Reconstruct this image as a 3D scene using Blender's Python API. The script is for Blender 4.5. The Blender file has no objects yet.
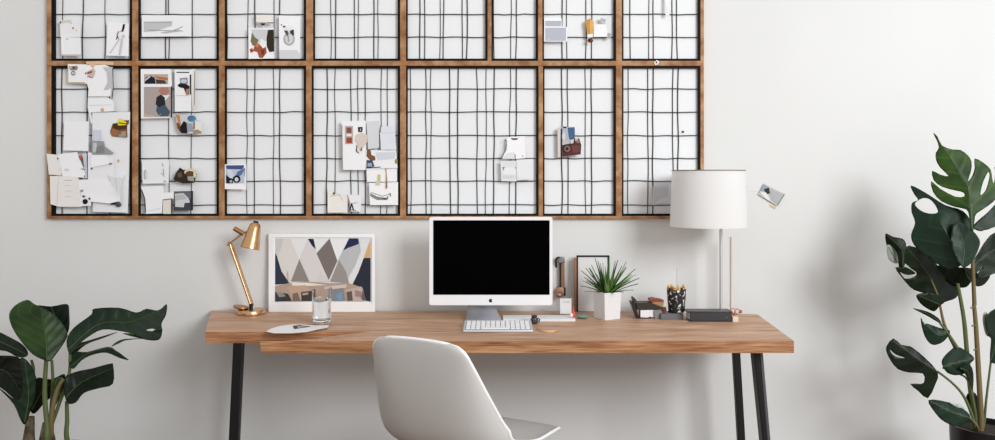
import bpy, bmesh, math, random
from mathutils import Vector, Matrix
from mathutils.geometry import delaunay_2d_cdt
random.seed(7)
PI = math.pi
SC = bpy.context.scene
COL = SC.collection

# ------------------------------------------------------------------ camera
F = 800.0                       # focal length in pixels of a 995 px wide frame
EYE, HOR, CX = 1.345, 178.0, 497.5
cam_d = bpy.data.cameras.new('camera'); cam = bpy.data.objects.new('camera', cam_d); COL.objects.link(cam)
cam.location = (0, 0, EYE); cam.rotation_euler = (PI/2, 0, 0)
cam_d.sensor_width = 36; cam_d.lens = F/995*36
cam_d.shift_y = -(220-HOR)/995
SC.camera = cam
# ------------------------------------------------------------------ world, lights, exposure
w = bpy.data.worlds.new('world'); SC.world = w; w.use_nodes = True
w.node_tree.nodes['Background'].inputs[0].default_value = (1.0, 0.985, 0.97, 1)
w.node_tree.nodes['Background'].inputs[1].default_value = 0.66
def area(name, loc, target, sx, sy, power, col):
    l = bpy.data.lights.new(name, 'AREA'); l.shape = 'RECTANGLE'; l.size = sx; l.size_y = sy
    l.energy = power; l.color = col
    o = bpy.data.objects.new(name, l); COL.objects.link(o); o.location = loc
    o.rotation_euler = (Vector(target)-Vector(loc)).to_track_quat('-Z', 'Y').to_euler()
    return o
area('window_daylight', (4.2, -2.3, 3.6), (0.3, 3.6, 1.1), 2.5, 2.5, 325, (0.965, 0.985, 1.0))
SC.view_settings.view_transform = 'Standard'; SC.view_settings.look = 'None'
SC.view_settings.gamma = 1; SC.view_settings.use_curve_mapping = False
SC.view_settings.exposure = 0.14

# ------------------------------------------------------------------ pixel to point helpers
def P(px, py, Y): return Vector(((px-CX)*Y/F, Y, EYE-(py-HOR)*Y/F))
TOP = 0.75
def D(px, py, z=TOP):           # point on the desk top seen at that pixel
    Y = (EYE-z)*F/(py-HOR)
    return Vector(((px-CX)*Y/F, Y, z))

# ------------------------------------------------------------------ materials
_m = {}
def srgb(c): return tuple(((v/255)/12.92 if v/255 <= .04045 else ((v/255+.055)/1.055)**2.4) for v in c)
def mat(col, rough=.6, metal=0, spec=.5, trans=0, ior=1.45, name=None, coat=0, alpha=1):
    key = (tuple(col), rough, metal, spec, trans, ior, coat, alpha)
    if key in _m: return _m[key]
    m = bpy.data.materials.new(name or 'paint'); m.use_nodes = True
    b = m.node_tree.nodes['Principled BSDF']
    b.inputs['Base Color'].default_value = (*srgb(col), 1)
    b.inputs['Roughness'].default_value = rough; b.inputs['Metallic'].default_value = metal
    b.inputs['Specular IOR Level'].default_value = spec
    b.inputs['Transmission Weight'].default_value = trans; b.inputs['IOR'].default_value = ior
    b.inputs['Coat Weight'].default_value = coat; b.inputs['Alpha'].default_value = alpha
    _m[key] = m
    return m
def noisy(name, c1, c2, scale=(1,1,1), nscale=5, detail=6, rough=.6, bump=0, spec=.4, pos=(.35,.65), stretch=None, distortion=0, wave=None):
    m = bpy.data.materials.new(name); m.use_nodes = True; nt = m.node_tree; N = nt.nodes; L = nt.links
    b = N['Principled BSDF']; b.inputs['Roughness'].default_value = rough; b.inputs['Specular IOR Level'].default_value = spec
    tc = N.new('ShaderNodeTexCoord'); mp = N.new('ShaderNodeMapping'); mp.inputs['Scale'].default_value = scale
    L.new(tc.outputs['Object'], mp.inputs[0])
    n = N.new('ShaderNodeTexNoise'); n.inputs['Scale'].default_value = nscale; n.inputs['Detail'].default_value = detail
    n.inputs['Distortion'].default_value = distortion
    L.new(mp.outputs[0], n.inputs['Vector'])
    r = N.new('ShaderNodeValToRGB'); r.color_ramp.elements[0].position = pos[0]; r.color_ramp.elements[1].position = pos[1]
    r.color_ramp.elements[0].color = (*srgb(c1), 1); r.color_ramp.elements[1].color = (*srgb(c2), 1)
    L.new(n.outputs['Fac'], r.inputs[0]); out = r.outputs[0]
    if wave:                    # second, finer grain
        n2 = N.new('ShaderNodeTexNoise'); n2.inputs['Scale'].default_value = wave[0]; n2.inputs['Detail'].default_value = 3
        mp2 = N.new('ShaderNodeMapping'); mp2.inputs['Scale'].default_value = wave[1]; L.new(tc.outputs['Object'], mp2.inputs[0]); L.new(mp2.outputs[0], n2.inputs['Vector'])
        r2 = N.new('ShaderNodeValToRGB'); r2.color_ramp.elements[0].position = .35; r2.color_ramp.elements[1].position = .6
        r2.color_ramp.elements[0].color = (*srgb(wave[2]), 1); r2.color_ramp.elements[1].color = (1, 1, 1, 1)
        L.new(n2.outputs['Fac'], r2.inputs[0])
        mx = N.new('ShaderNodeMix'); mx.data_type = 'RGBA'; mx.blend_type = 'MULTIPLY'; mx.inputs[0].default_value = 1
        L.new(out, mx.inputs[6]); L.new(r2.outputs[0], mx.inputs[7]); out = mx.outputs[2]
    L.new(out, b.inputs['Base Color'])
    if bump:
        bp = N.new('ShaderNodeBump'); bp.inputs['Strength'].default_value = bump; bp.inputs['Distance'].default_value = .01
        L.new(n.outputs['Fac'], bp.inputs['Height']); L.new(bp.outputs[0], b.inputs['Normal'])
    return m
M_wall = noisy('wall_paint', (219,220,219), (223,224,223), nscale=1.5, rough=.9, spec=.15)
M_floor = noisy('floor_wood', (104,74,54), (130,98,74), scale=(1,8,1), nscale=2, rough=.5)
M_ceil = mat((230,230,228), .9, name='ceiling_paint')
M_desk = noisy('oak_top', (192,152,122), (216,181,152), scale=(1.0,9,6), nscale=2.2, detail=8, rough=.45, spec=.3, distortion=.4,
               wave=(5, (1.2,26,20), (205,185,170)))
M_edge = noisy('oak_edge', (160,114,78), (196,148,108), scale=(1.6,12,22), nscale=2.2, detail=8, rough=.55, spec=.3, distortion=.6,
               wave=(6, (1.5,30,40), (200,176,158)))
M_frame = noisy('pine_frame', (156,114,78), (192,150,110), scale=(6,6,6), nscale=2.5, detail=6, rough=.6, spec=.3, wave=(8,(3,8,3),(215,190,165)))
M_iron = mat((24,24,26), .45, .3, name='black_iron')
M_black = mat((10,10,11), .65, spec=.2, name='black_inner_frame')
M_wire = mat((20,19,19), .55, .0, name='black_wire')
M_back = mat((234,236,238), .85, spec=.2, name='white_board')
M_steel = mat((214,214,214), .35, .6, name='brushed_metal')
M_gold = mat((214,168,122), .27, 1, name='brass')
M_gold_d = mat((188,138,96), .32, 1, name='dark_brass')
M_white = mat((238,238,240), .35, name='white_plastic')
M_alu = mat((196,198,206), .4, .5, name='aluminium')

# ------------------------------------------------------------------ mesh builder
class MB:
    def __init__(s): s.v = []; s.f = []; s.mi = []; s.mats = []
    def m(s, material):
        if material not in s.mats: s.mats.append(material)
        return s.mats.index(material)
    def add(s, vs, fs, material=None):
        o = len(s.v); s.v += [Vector(a) for a in vs]; k = s.m(material) if material else 0
        for f in fs: s.f.append([i+o for i in f]); s.mi.append(k)
        return s
    def box(s, c, d, rot=None, material=None, taper=1.0):
        x, y, z = d[0]/2, d[1]/2, d[2]/2
        vs = [Vector((sx*x*(taper if sz > 0 else 1), sy*y*(taper if sz > 0 else 1), sz*z)) for sx in (-1,1) for sy in (-1,1) for sz in (-1,1)]
        if rot is not None: vs = [rot @ v for v in vs]
        c = Vector(c)
        return s.add([v+c for v in vs], [(0,1,3,2),(4,6,7,5),(0,4,5,1),(2,3,7,6),(0,2,6,4),(1,5,7,3)], material)
    def hexa(s, b, t, material=None):     # four bottom and four top corners
        return s.add(list(b)+list(t), [(3,2,1,0),(4,5,6,7),(0,1,5,4),(1,2,6,5),(2,3,7,6),(3,0,4,7)], material)
    def tube(s, pts, r, n=10, material=None, cap=True):
        pts = [Vector(p) for p in pts]; rs = r if isinstance(r, (list, tuple)) else [r]*len(pts)
        vs = []; fs = []
        t0 = (pts[1]-pts[0]).normalized(); a = t0.orthogonal().normalized()
        for i, p in enumerate(pts):
            t = (pts[min(i+1, len(pts)-1)]-pts[max(i-1, 0)]).normalized()
            a = (a-t*a.dot(t)); a = a.normalized() if a.length > 1e-6 else t.orthogonal().normalized()
            b = t.cross(a)
            for k in range(n):
                an = 2*PI*k/n; vs.append(p+(a*math.cos(an)+b*math.sin(an))*rs[i])
        for i in range(len(pts)-1):
            for k in range(n):
                fs.append((i*n+k, i*n+(k+1) % n, (i+1)*n+(k+1) % n, (i+1)*n+k))
        if cap: fs.append(tuple(range(n-1, -1, -1))); fs.append(tuple(range((len(pts)-1)*n, len(pts)*n)))
        return s.add(vs, fs, material)
    def lathe(s, c, prof, n=32, rot=None, material=None, caps=True):
        vs = []; fs = []; c = Vector(c)
        for r, z in prof:
            for k in range(n):
                v = Vector((r*math.cos(2*PI*k/n), r*math.sin(2*PI*k/n), z))
                vs.append((rot @ v if rot is not None else v)+c)
        for i in range(len(prof)-1):
            for k in range(n):
                fs.append((i*n+k, i*n+(k+1) % n, (i+1)*n+(k+1) % n, (i+1)*n+k))
        if caps:
            fs.append(tuple(range(n-1, -1, -1))); fs.append(tuple(range((len(prof)-1)*n, len(prof)*n)))
        return s.add(vs, fs, material)
    def ball(s, c, r, material=None, n=14):
        if not isinstance(r, (tuple, list)): r = (r, r, r)
        vs = []; fs = []; c = Vector(c); k2 = n//2
        for i in range(k2+1):
            th = PI*i/k2
            for k in range(n):
                ph = 2*PI*k/n
                vs.append(c+Vector((r[0]*max(math.sin(th), .02)*math.cos(ph), r[1]*max(math.sin(th), .02)*math.sin(ph), r[2]*math.cos(th))))
        for i in range(k2):
            for k in range(n): fs.append((i*n+k, (i+1)*n+k, (i+1)*n+(k+1) % n, i*n+(k+1) % n))
        fs.append(tuple(range(n))); fs.append(tuple(range(k2*n+n-1, k2*n-1, -1)))
        return s.add(vs, fs, material)
    def build(s, name, material=None, parent=None, smooth=40, origin=None, bevel=0, seg=2, solid=0, sub=0):
        if origin is None:
            if parent is not None: origin = ROOT[parent.name]
            else:
                xs = [v.x for v in s.v]; ys = [v.y for v in s.v]; zs = [v.z for v in s.v]
                origin = Vector(((min(xs)+max(xs))/2, (min(ys)+max(ys))/2, min(zs)))
        me = bpy.data.meshes.new(name)
        me.from_pydata([tuple(v-origin) for v in s.v], [], s.f)
        if s.mats:
            for m_ in s.mats: me.materials.append(m_)
            for p, k in zip(me.polygons, s.mi): p.material_index = k
        elif material: me.materials.append(material)
        bm = bmesh.new(); bm.from_mesh(me); bmesh.ops.recalc_face_normals(bm, faces=bm.faces); bm.to_mesh(me); bm.free()
        if smooth:
            for p in me.polygons: p.use_smooth = True
            me.set_sharp_from_angle(angle=math.radians(smooth))
        o = bpy.data.objects.new(name, me); COL.objects.link(o)
        if parent is not None: o.parent = parent
        else: o.location = origin
        ROOT[o.name] = Vector(origin)
        if bevel:
            md = o.modifiers.new('bevel', 'BEVEL'); md.width = bevel; md.segments = seg; md.limit_method = 'ANGLE'; md.angle_limit = math.radians(40)
        if solid:
            md = o.modifiers.new('solid', 'SOLIDIFY'); md.thickness = solid; md.offset = 0
        if sub:
            md = o.modifiers.new('sub', 'SUBSURF'); md.levels = sub; md.render_levels = sub
        return o
ROOT = {}
def tag(o, label, cat, group=None):
    o['label'] = label; o['category'] = cat
    if group: o['group'] = group
    return o
def thing(name, label, cat, loc, group=None):
    o = bpy.data.objects.new(name, None); COL.objects.link(o); o.location = loc; o.empty_display_size = .05
    ROOT[o.name] = Vector(loc)
    return tag(o, label, cat, group)
def struct(o): o['kind'] = 'structure'; return o
def smoothline(pts, k=4, closed=False):
    n = len(pts); out = []
    rng = range(n) if closed else range(n-1)
    for i in rng:
        g = (lambda j: Vector(pts[j % n])) if closed else (lambda j: Vector(pts[max(0, min(n-1, j))]))
        p0, p1, p2, p3 = g(i-1), g(i), g(i+1), g(i+2)
        for q in range(k):
            t = q/k
            out.append(.5*((2*p1)+(-p0+p2)*t+(2*p0-5*p1+4*p2-p3)*t*t+(-p0+3*p1-3*p2+p3)*t**3))
    if not closed: out.append(Vector(pts[-1]))
    return out

# ------------------------------------------------------------------ the room
WY = 3.6
struct(MB().box((0, WY+.1, 1.45), (7.2, .2, 2.9)).build('wall_back', M_wall))
struct(MB().box((0, 1.0, -.05), (7.2, 5.6, .1)).build('floor', M_floor))
struct(MB().box((-3.5, 1.0, 1.45), (.2, 5.2, 2.9)).build('wall_left', M_wall))

# ------------------------------------------------------------------ board of framed wire grids on the wall
YF, YB = 3.576, 3.599           # front and back of the pine frame
board = thing('grid_board', 'large pine framed board of black wire grids fixed on the wall above the desk', 'wall grid', P(375, 218, YB))
def pxbox(x0, y0, x1, y1, ya, yb, mb, material=None):     # a block whose front face covers those pixels
    a = P(x0, y0, ya); b = P(x1, y1, ya)
    mb.box(((a.x+b.x)/2, (ya+yb)/2, (a.z+b.z)/2), (abs(b.x-a.x), abs(yb-ya), abs(a.z-b.z)), material=material)
TOPY = -92
for (y0, y1) in ((216, 218.8), (60.8, 65.8), (TOPY-5, TOPY)):
    mb = MB(); pxbox(46.5, y0, 704, y1, YF, YB, mb); mb.build('rail', M_frame, board, bevel=.002)
cols_t = [(46.5,51), (132,138), (218.8,224.5), (306,313), (400,406), (487.5,491.5), (538,542.5), (616,622), (700.5,704)]
cols_b = [(46.5,51), (132,138), (218.8,224.5), (306,311.5), (400,406), (538.5,543), (616,622), (700.5,704)]
def panels(cols, y0, y1, hs, vs):
    for i, (a, b) in enumerate(cols):
        mb = MB(); pxbox(a, y0, b, y1, YF+.0006, YB, mb); mb.build('stile', M_frame, board, bevel=.0015)
    for i in range(len(cols)-1):
        a, b = cols[i][1], cols[i+1][0]
        L, R = (3.4 if i == 0 else 1.5), 2.3
        mb = MB(); Yi = YF+.004
        pxbox(a, y0, a+L, y1, Yi, YB-.004, mb); pxbox(b-R, y0, b, y1, Yi, YB-.004, mb)
        pxbox(a+L, y1-2.2, b-R, y1, Yi, YB-.004, mb); pxbox(a+L, y0, b-R, y0+2.4, Yi, YB-.004, mb)
        mb.build('inner_frame', M_black, board)
        mb = MB(); pxbox(a-.5, y0-.5, b+.5, y1+.5, YB-.004, YB, mb); mb.build('backing_panel', M_back, board)
        mb = MB(); Yw = YB-.0095
        rnd = random.Random(i*7+int(y1))
        for h in hs:
            n = 7; pts = [P(a+1+(b-a-2)*k/n, h+rnd.uniform(-.5, .5)*(0 < k < n), Yw) for k in range(n+1)]
            mb.tube(smoothline(pts, 3), .0021, 6)
        for v in vs[i]:
            n = max(3, int((y1-y0)/22)); dx = rnd.uniform(-.8, .8)
            pts = [P(v+dx*(k/n-.5)+rnd.uniform(-.55, .55), y0+1+(y1-y0-2)*k/n, Yw+.0028) for k in range(n+1)]
            mb.tube(smoothline(pts, 3), rnd.choice((.0015, .0019, .0023)), 6)
        mb.build('wire_grid', M_wire, board)
panels(cols_t, TOPY, 60.8, [14.3-23*k for k in range(5)]+[37.3],
       [[62.5,83,105.5], [165.5,169,192.5], [227,248,255,274,280], [331,336,354,358,374,378], [420,425,440,443.5,462,467],
        [493.5,511,516.5], [562,567,586,592], [630,649,653,672,677]])
panels(cols_b, 65.8, 216, [89,112,135.5,158.5,181,205],
       [[62,87,110], [169,191.5], [247,254.5,273.5,280], [327,335,351,358,365,381,387], [411,426,431,450,458,477,486,494,510,516],
        [562,568,585.5,591.5], [628,648,653,673,678]])

# ------------------------------------------------------------------ papers and photos pinned on the board
def T(x0, y0, s): return lambda pts: [(x0+x/s, y0+y/s) for x, y in pts]
I = lambda pts: pts
M_paper = [mat(c, .85, spec=.2, name='paper') for c in ((240,241,243), (235,236,238), (243,243,245), (235,232,228), (222,223,226))]
def paper(name, label, cat, outline, Y, decals=(), col=None, curl=.003, group='papers pinned on the wire grids', tr=I, clip=None):
    out = tr(outline)
    xs = [p[0] for p in out]; ys = [p[1] for p in out]; cx = sum(xs)/len(xs); cy = sum(ys)/len(ys)
    hw = max(max(xs)-min(xs), 4)/2; hh = max(max(ys)-min(ys), 4)/2
    def yy(x, y, off=0): return Y-off-curl*max(0, ((x-cx)/hw*.6+(y-cy)/hh*.8))**2
    M0 = col if col is not None and not isinstance(col, (tuple, int)) else (M_paper[col or 0] if not isinstance(col, tuple) else mat(col, .85, spec=.2, name='paper'))
    def patch(mb, poly, off, m_, thick):
        pts = [Vector(p) for p in poly]; n = len(pts)
        g = []; step = max((max(xs)-min(xs))/6, (max(ys)-min(ys))/6, 2.0)
        x = min(xs)
        while x < max(xs):
            y = min(ys)
            while y < max(ys): g.append(Vector((x+.13, y+.17))); y += step
            x += step
        r = delaunay_2d_cdt(pts+(g if thick else []), [], [list(range(n))], 1, 1e-4)
        v2, f2 = r[0], r[2]
        fr = [P(p.x, p.y, yy(p.x, p.y, off)) for p in v2]; m_i = len(fr)
        bk = [v+Vector((0, .0009, 0)) for v in fr]
        fs = [tuple(f) for f in f2]
        if thick:
            cnt = {}
            for f in f2:
                for a, b in zip(f, list(f[1:])+[f[0]]):
                    cnt[(a, b)] = 1
            side = [(a, b, b+m_i, a+m_i) for (a, b) in cnt if (b, a) not in cnt]
            mb.add(fr+bk, fs+[tuple(i+m_i for i in reversed(f)) for f in f2]+side, m_)
        else: mb.add(fr, fs, m_)
    mb = MB(); patch(mb, out, 0, M0, True)
    for k, (poly, c) in enumerate(decals):
        patch(mb, tr(poly), .0007+.00025*k, c if not isinstance(c, tuple) else mat(c, .7, spec=.25, name='print'), False)
    if clip:
        a, b = tr([clip])[0]; c3 = P(a, b, yy(a, b, .002)); mb.box(c3, (.008, .006, .014), material=M_iron)
    o = mb.build(name, smooth=30)
    return tag(o, label, cat, group)
def R(x0, y0, x1, y1): return [(x0, y0), (x1, y0), (x1, y1), (x0, y1)]
def EL(cx, cy, rx, ry, n=14, a0=0, a1=2*PI): return [(cx+rx*math.cos(a0+(a1-a0)*k/n), cy+ry*math.sin(a0+(a1-a0)*k/n)) for k in range(n if a1-a0 > 6 else n+1)]
def LN(x0, y0, x1, y1, w): 
    dx, dy = x1-x0, y1-y0; l = math.hypot(dx, dy) or 1; nx, ny = -dy/l*w/2, dx/l*w/2
    return [(x0+nx, y0+ny), (x1+nx, y1+ny), (x1-nx, y1-ny), (x0-nx, y0-ny)]
BK, GR, DG, LG = (22,22,24), (150,150,152), (85,85,88), (196,198,202)
Y0 = 3.571; S = .0014
t = T(45, 0, 6.77)
paper('paper_note', 'white note with tan stains in the top left grid panel', 'paper', [(102,140),(175,132),(238,170),(240,250),(104,250)], Y0, [
    ([(105,142),(175,135),(185,165),(150,150),(118,160)], (214,206,190)), (EL(190,190,6,8), (170,130,90)), (EL(104,152,6,8), (120,90,60)), (EL(212,205,4,6), (200,180,150))], 1, tr=t)
paper('paper_note', 'blank white sheet below the stained note in the top left grid panel', 'paper', [(108,250),(240,252),(243,378),(112,375)], Y0-S, [
    (EL(150,264,8,5), (190,190,192)), (R(112,368,243,378), (205,190,175))], 0, tr=t)
paper('sketch_sheet', 'white sheet with a black and grey figure sketch in the top left grid panel', 'paper', [(422,146),(568,158),(566,380),(415,376)], Y0, [
    ([(528,165),(542,162),(538,190),(528,218),(518,210)], BK), (LN(500,212,487,235,7), DG), (LN(487,235,497,262,5), DG), (LN(490,240,484,268,6), BK),
    ([(500,222),(520,215),(535,240),(508,262)], (240,240,242)), (LN(505,262,440,360,9), (205,205,206)), (LN(522,262,505,372,14), (200,202,203)), (EL(530,245,11,14), (210,210,212)), (LN(510,214,525,206,5), DG)], 2, tr=t)
t = T(30, 0, 4)
paper('sketch_sheet', 'wide white sheet with grey pencil shading in the second panel of the top row', 'paper', [(448,60),(645,62),(645,145),(448,147)], Y0, [
    ([(455,88),(568,85),(568,103),(500,125),(455,128)], (196,197,200)), (LN(560,128,612,106,3), GR), (LN(470,120,612,124,2.5), GR), ([(520,130),(600,118),(605,124),(540,134)], (188,189,192)), (LN(455,88,568,88,2), GR)], 0, tr=t)
t = T(240, 5, 7.33)
paper('framed_card', 'small pale card with a brown edge and black clip above the flower photo', 'card', R(112,72,245,136), Y0, [
    (R(112,72,118,136), (150,130,105)), (R(118,126,245,134), (176,168,150)), (EL(168,137,17,12), BK), (LN(185,128,245,130,5), (120,110,95))], 3, tr=t)
paper('flower_photo', 'photo of a rust coloured flower and dark green leaves in the third panel', 'photo', [(62,170),(250,172),(252,392),(62,395)], Y0-S, [
    ([(82,178),(205,180),(195,260),(140,290),(95,240)], (206,208,212)), ([(205,182),(248,180),(250,340),(215,345),(195,300),(195,240)], (48,44,30)),
    ([(88,200),(108,235),(135,255),(125,290),(95,300),(78,265)], (122,116,78)), ([(110,290),(150,280),(190,310),(195,350),(165,390),(140,385),(128,345),(95,335)], (158,88,66)),
    ([(70,325),(90,315),(100,340),(80,350)], (180,60,45)), ([(140,285),(155,240),(185,270),(198,300),(170,318)], (238,238,240)), ([(120,285),(145,290),(130,312),(112,305)], (200,120,90)),
    ([(155,325),(180,330),(172,368),(158,360)], (120,52,42))], 2, tr=t)
paper('vase_photo', 'photo of a grey glass vessel on white in the third panel', 'photo', [(285,76),(440,80),(440,395),(288,395)], Y0, [
    (R(288,330,440,394), (212,214,217)), (EL(360,250,42,48), (170,174,176)), (EL(360,248,31,38), (208,211,213)), ([(322,185),(350,190),(348,235),(335,210)], (70,72,74)),
    ([(375,185),(395,180),(396,225),(382,220),(362,195)], (58,60,62)), (EL(323,158,8,7), BK), (EL(304,145,4,5), DG), ([(335,150),(385,150),(388,180),(340,185)], (236,238,240)),
    (LN(352,195,355,270,4), (120,124,126))], 2, tr=t)
t = T(535, 5, 7.33)
paper('blue_card', 'white card with two pale blue grey panels in the sixth panel of the top row', 'card', [(68,95),(195,98),(198,160),(238,162),(236,268),(66,268)], Y0, [
    (R(76,116,192,155), (178,182,190)), (R(76,166,228,262), (180,184,198)), ([(92,262),(100,248),(125,250),(140,236),(158,240),(165,234),(180,238),(190,248),(212,262)], (232,234,238))], 2, tr=t)
paper('ochre_cutout', 'ochre paper cutout with a white band and brown tip', 'paper', [(370,118),(402,98),(430,120),(426,210),(418,240),(385,240),(378,180)], Y0-S, [
    ([(402,100),(430,120),(426,212),(405,212),(398,160)], (222,170,100)), ([(384,214),(425,212),(424,236),(384,240)], (238,238,238)), (EL(405,262,22,15), (112,62,42)), (EL(398,258,9,8), (60,30,24))], (196,146,76), tr=t)
paper('paper_note', 'bluish white sheet beside the ochre cutout', 'paper', [(432,142),(528,140),(530,232),(430,234)], Y0, [], 0, tr=t)
paper('grey_offcut', 'grey torn offcut right of the ochre cutout', 'paper', [(480,92),(560,85),(558,240),(528,245),(528,140),(486,132)], Y0-S, [
    ([(482,95),(520,105),(512,130),(490,125)], (176,178,180)), (R(530,205,556,240), (168,170,173))], 4, tr=t)
paper('paper_strip', 'narrow white paper strip hanging at the top of the rightmost panel', 'paper', R(665.5,-14,669.5,15.5), Y0, [], 0)
paper('paper_scrap', 'tiny brown and white scrap on the middle rail near the right end', 'paper', [(654,62.2),(657,60),(659.4,61.5),(658,64.5),(655,64.8)], Y0, [(R(655.6,61.3,657.4,63.4), (130,70,45))], 0, curl=.001)
t = T(45, 60, 5.5)
paper('paper_note', 'large blank sheet behind the yellow and brown photo in the lower left panel', 'paper', [(260,288),(468,285),(462,620),(455,840),(262,835)], Y0+.002, [], 1, tr=t, curl=.001)
paper('pattern_card', 'small white card with a tan and blue emblem hanging from the middle rail', 'card', [(125,22),(232,24),(232,130),(125,128)], Y0, [
    (R(125,122,220,128), (190,160,125)), (R(125,30,129,128), (214,200,180)), ([(132,35),(178,32),(180,50),(165,58),(138,55)], (150,128,110)), (EL(142,42,5,5), (220,200,180)), (EL(158,42,5,5), BK), (EL(155,72,13,13), (120,140,165)), (R(148,68,164,76), (215,222,232))], 0, tr=t)
paper('paper_note', 'long white sheet with a pink blot under orange tape', 'paper', [(228,28),(330,26),(372,45),(372,60),(358,200),(236,200),(240,160),(218,90)], Y0-S, [
    ([(222,68),(268,45),(278,62),(268,95),(240,92)], (206,186,178)), ([(218,72),(262,58),(258,70),(225,82)], (150,80,60)), (LN(230,90,262,98,4), (90,80,78))], 2, tr=t)
paper('paper_tape', 'orange tan tape strip over the middle rail at left', 'tape', [(225,8),(300,6),(378,10),(376,28),(280,24),(262,45),(245,26),(228,24)], Y0-2*S, [], (222,188,152), tr=t, curl=.001)
paper('grey_offcut', 'tall grey offcut beside the long sheet under the orange tape', 'paper', [(318,40),(372,38),(374,165),(370,218),(355,180),(358,165),(322,165),(345,120),(340,65)], Y0-3*S, [(LN(372,45,376,150,4), BK), (LN(376,150,368,216,5), (70,70,72))], (196,197,198), tr=t)
paper('paper_note', 'folded white sheet with a tan spot in the middle of the lower left panel', 'paper', [(236,205),(340,202),(378,228),(378,282),(250,288),(262,345),(255,350),(234,260)], Y0-2*S, [
    (EL(315,275,10,12), (206,176,130)), (LN(240,250,370,246,2), LG), (LN(240,208,345,206,3), (205,206,216))], 0, tr=t)
paper('object_photo', 'photo of a brown box topped with yellow in the lower left panel', 'photo', [(372,350),(402,345),(405,322),(440,332),(462,330),(460,350),(450,358),(452,425),(368,420),(358,395)], Y0-S, [
    ([(400,350),(405,322),(430,330),(448,345),(445,358),(400,360)], (232,222,40)), ([(372,350),(400,350),(402,362),(452,358),(450,378),(378,385)], (72,48,28)), ([(360,400),(375,375),(405,390),(400,418),(370,418)], (158,106,66)),
    (R(405,392,445,422), (158,150,135)), (EL(412,400,9,9), (120,105,88)), (LN(405,345,450,352,5), (50,50,20))], (128,84,52), tr=t)
paper('paper_note', 'upright white sheet pinned left in the lower left panel above the stack', 'paper', [(106,335),(242,338),(238,502),(100,498)], Y0, [(LN(102,497,238,501,2), LG)], 0, tr=t)
paper('blue_note', 'small pale blue note above the grey square photo', 'paper', R(268,384,308,445), Y0-2*S, [], (206,210,224), tr=t)
t = T(45, 135, 5.18)
paper('grey_photo', 'small grey square photo with a torn wedge in the lower left panel', 'photo', [(240,30),(305,33),(310,60),(355,92),(350,100),(244,102)], Y0-3*S, [(R(248,40,268,90), (196,197,200)), ([(268,60),(300,50),(308,92),(262,96)], (130,132,135))], (152,153,156), tr=t)
paper('paper_note', 'small cream note overlapping the wooden frame at far left', 'paper', [(8,97),(85,104),(85,210),(20,205)], Y0-S, [(EL(66,122,4,5), BK), (LN(20,205,85,210,2), (190,170,150))], 3, tr=t)
paper('paper_note', 'tilted white sheet with a red mark beside the cream note', 'paper', [(68,100),(165,88),(200,175),(214,222),(90,214)], Y0-2*S, [
    ([(172,108),(190,106),(192,128),(180,130)], (190,90,70)), (EL(112,180,12,7), (212,214,220)), (LN(188,175,204,180,5), (150,110,90)), (EL(206,214,3,6), (120,60,40))], 2, tr=t)
paper('blue_note', 'narrow pale blue strip right of the sheet with the red mark', 'paper', [(192,95),(216,95),(218,225),(202,222),(204,160)], Y0-S, [], (206,210,222), tr=t)
paper('paper_note', 'small white note below the grey square photo', 'paper', [(238,106),(318,104),(332,150),(240,168)], Y0-4*S, [(LN(332,148,348,150,5), BK), (EL(242,174,5,5), DG)], 2, tr=t)
paper('paper_note', 'grey white sheet behind the small note below the grey square photo', 'paper', [(222,90),(355,100),(362,180),(350,230),(222,232)], Y0-2*S, [(EL(380,133,4,8), (196,160,110))], 1, tr=t)
paper('paper_note', 'broad curling sheet at the bottom of the lower left panel', 'paper', [(172,232),(325,225),(345,250),(392,340),(335,355),(190,340)], Y0-4*S, [(LN(185,285,200,285,4), GR)], 0, tr=t, curl=.008)
paper('paper_note', 'grey curled sheet with a black clip at its foot in the lower left panel', 'paper', [(320,205),(412,208),(398,250),(390,350),(345,255)], Y0-5*S, [([(412,208),(405,225),(330,215),(322,206)], (236,237,239)),(LN(365,225,372,300,2),LG)], 4, tr=t, curl=.006)
paper('paper_note', 'large creased cream sheet at the bottom left corner over the frame', 'paper', [(25,212),(172,212),(190,372),(75,372),(28,358)], Y0-3*S, [
    (LN(70,215,62,362,2), LG), (LN(100,235,140,235,2), GR), (LN(100,262,132,262,2), LG), (LN(105,290,140,290,2), LG), (LN(105,318,132,318,2), LG)], 3, tr=t)
paper('camera_card', 'little card with a round black disc at the bottom of the lower left panel', 'card', [(180,318),(236,316),(240,366),(182,368)], Y0-6*S, [
    (EL(208,345,14,14), BK), (EL(200,318,8,6), DG), (EL(230,330,6,6), DG), (EL(190,290,7,5), GR)], 1, tr=t)
mb = MB(); mb.ball(P(112, 203, Y0-.006), .008, M_iron); mb.ball(P(118.5, 204.5, Y0-.006), (.013, .008, .011), mat((70,70,72), .5)); mb.box(P(115.5, 203.5, Y0-.006), (.03, .006, .009), material=M_iron)
tag(mb.build('paper_clip'), 'black bulldog clip with round ends below the grey curled sheet', 'clip', 'clips on the wire grids')
t = T(132, 60, 5.5)
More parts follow.
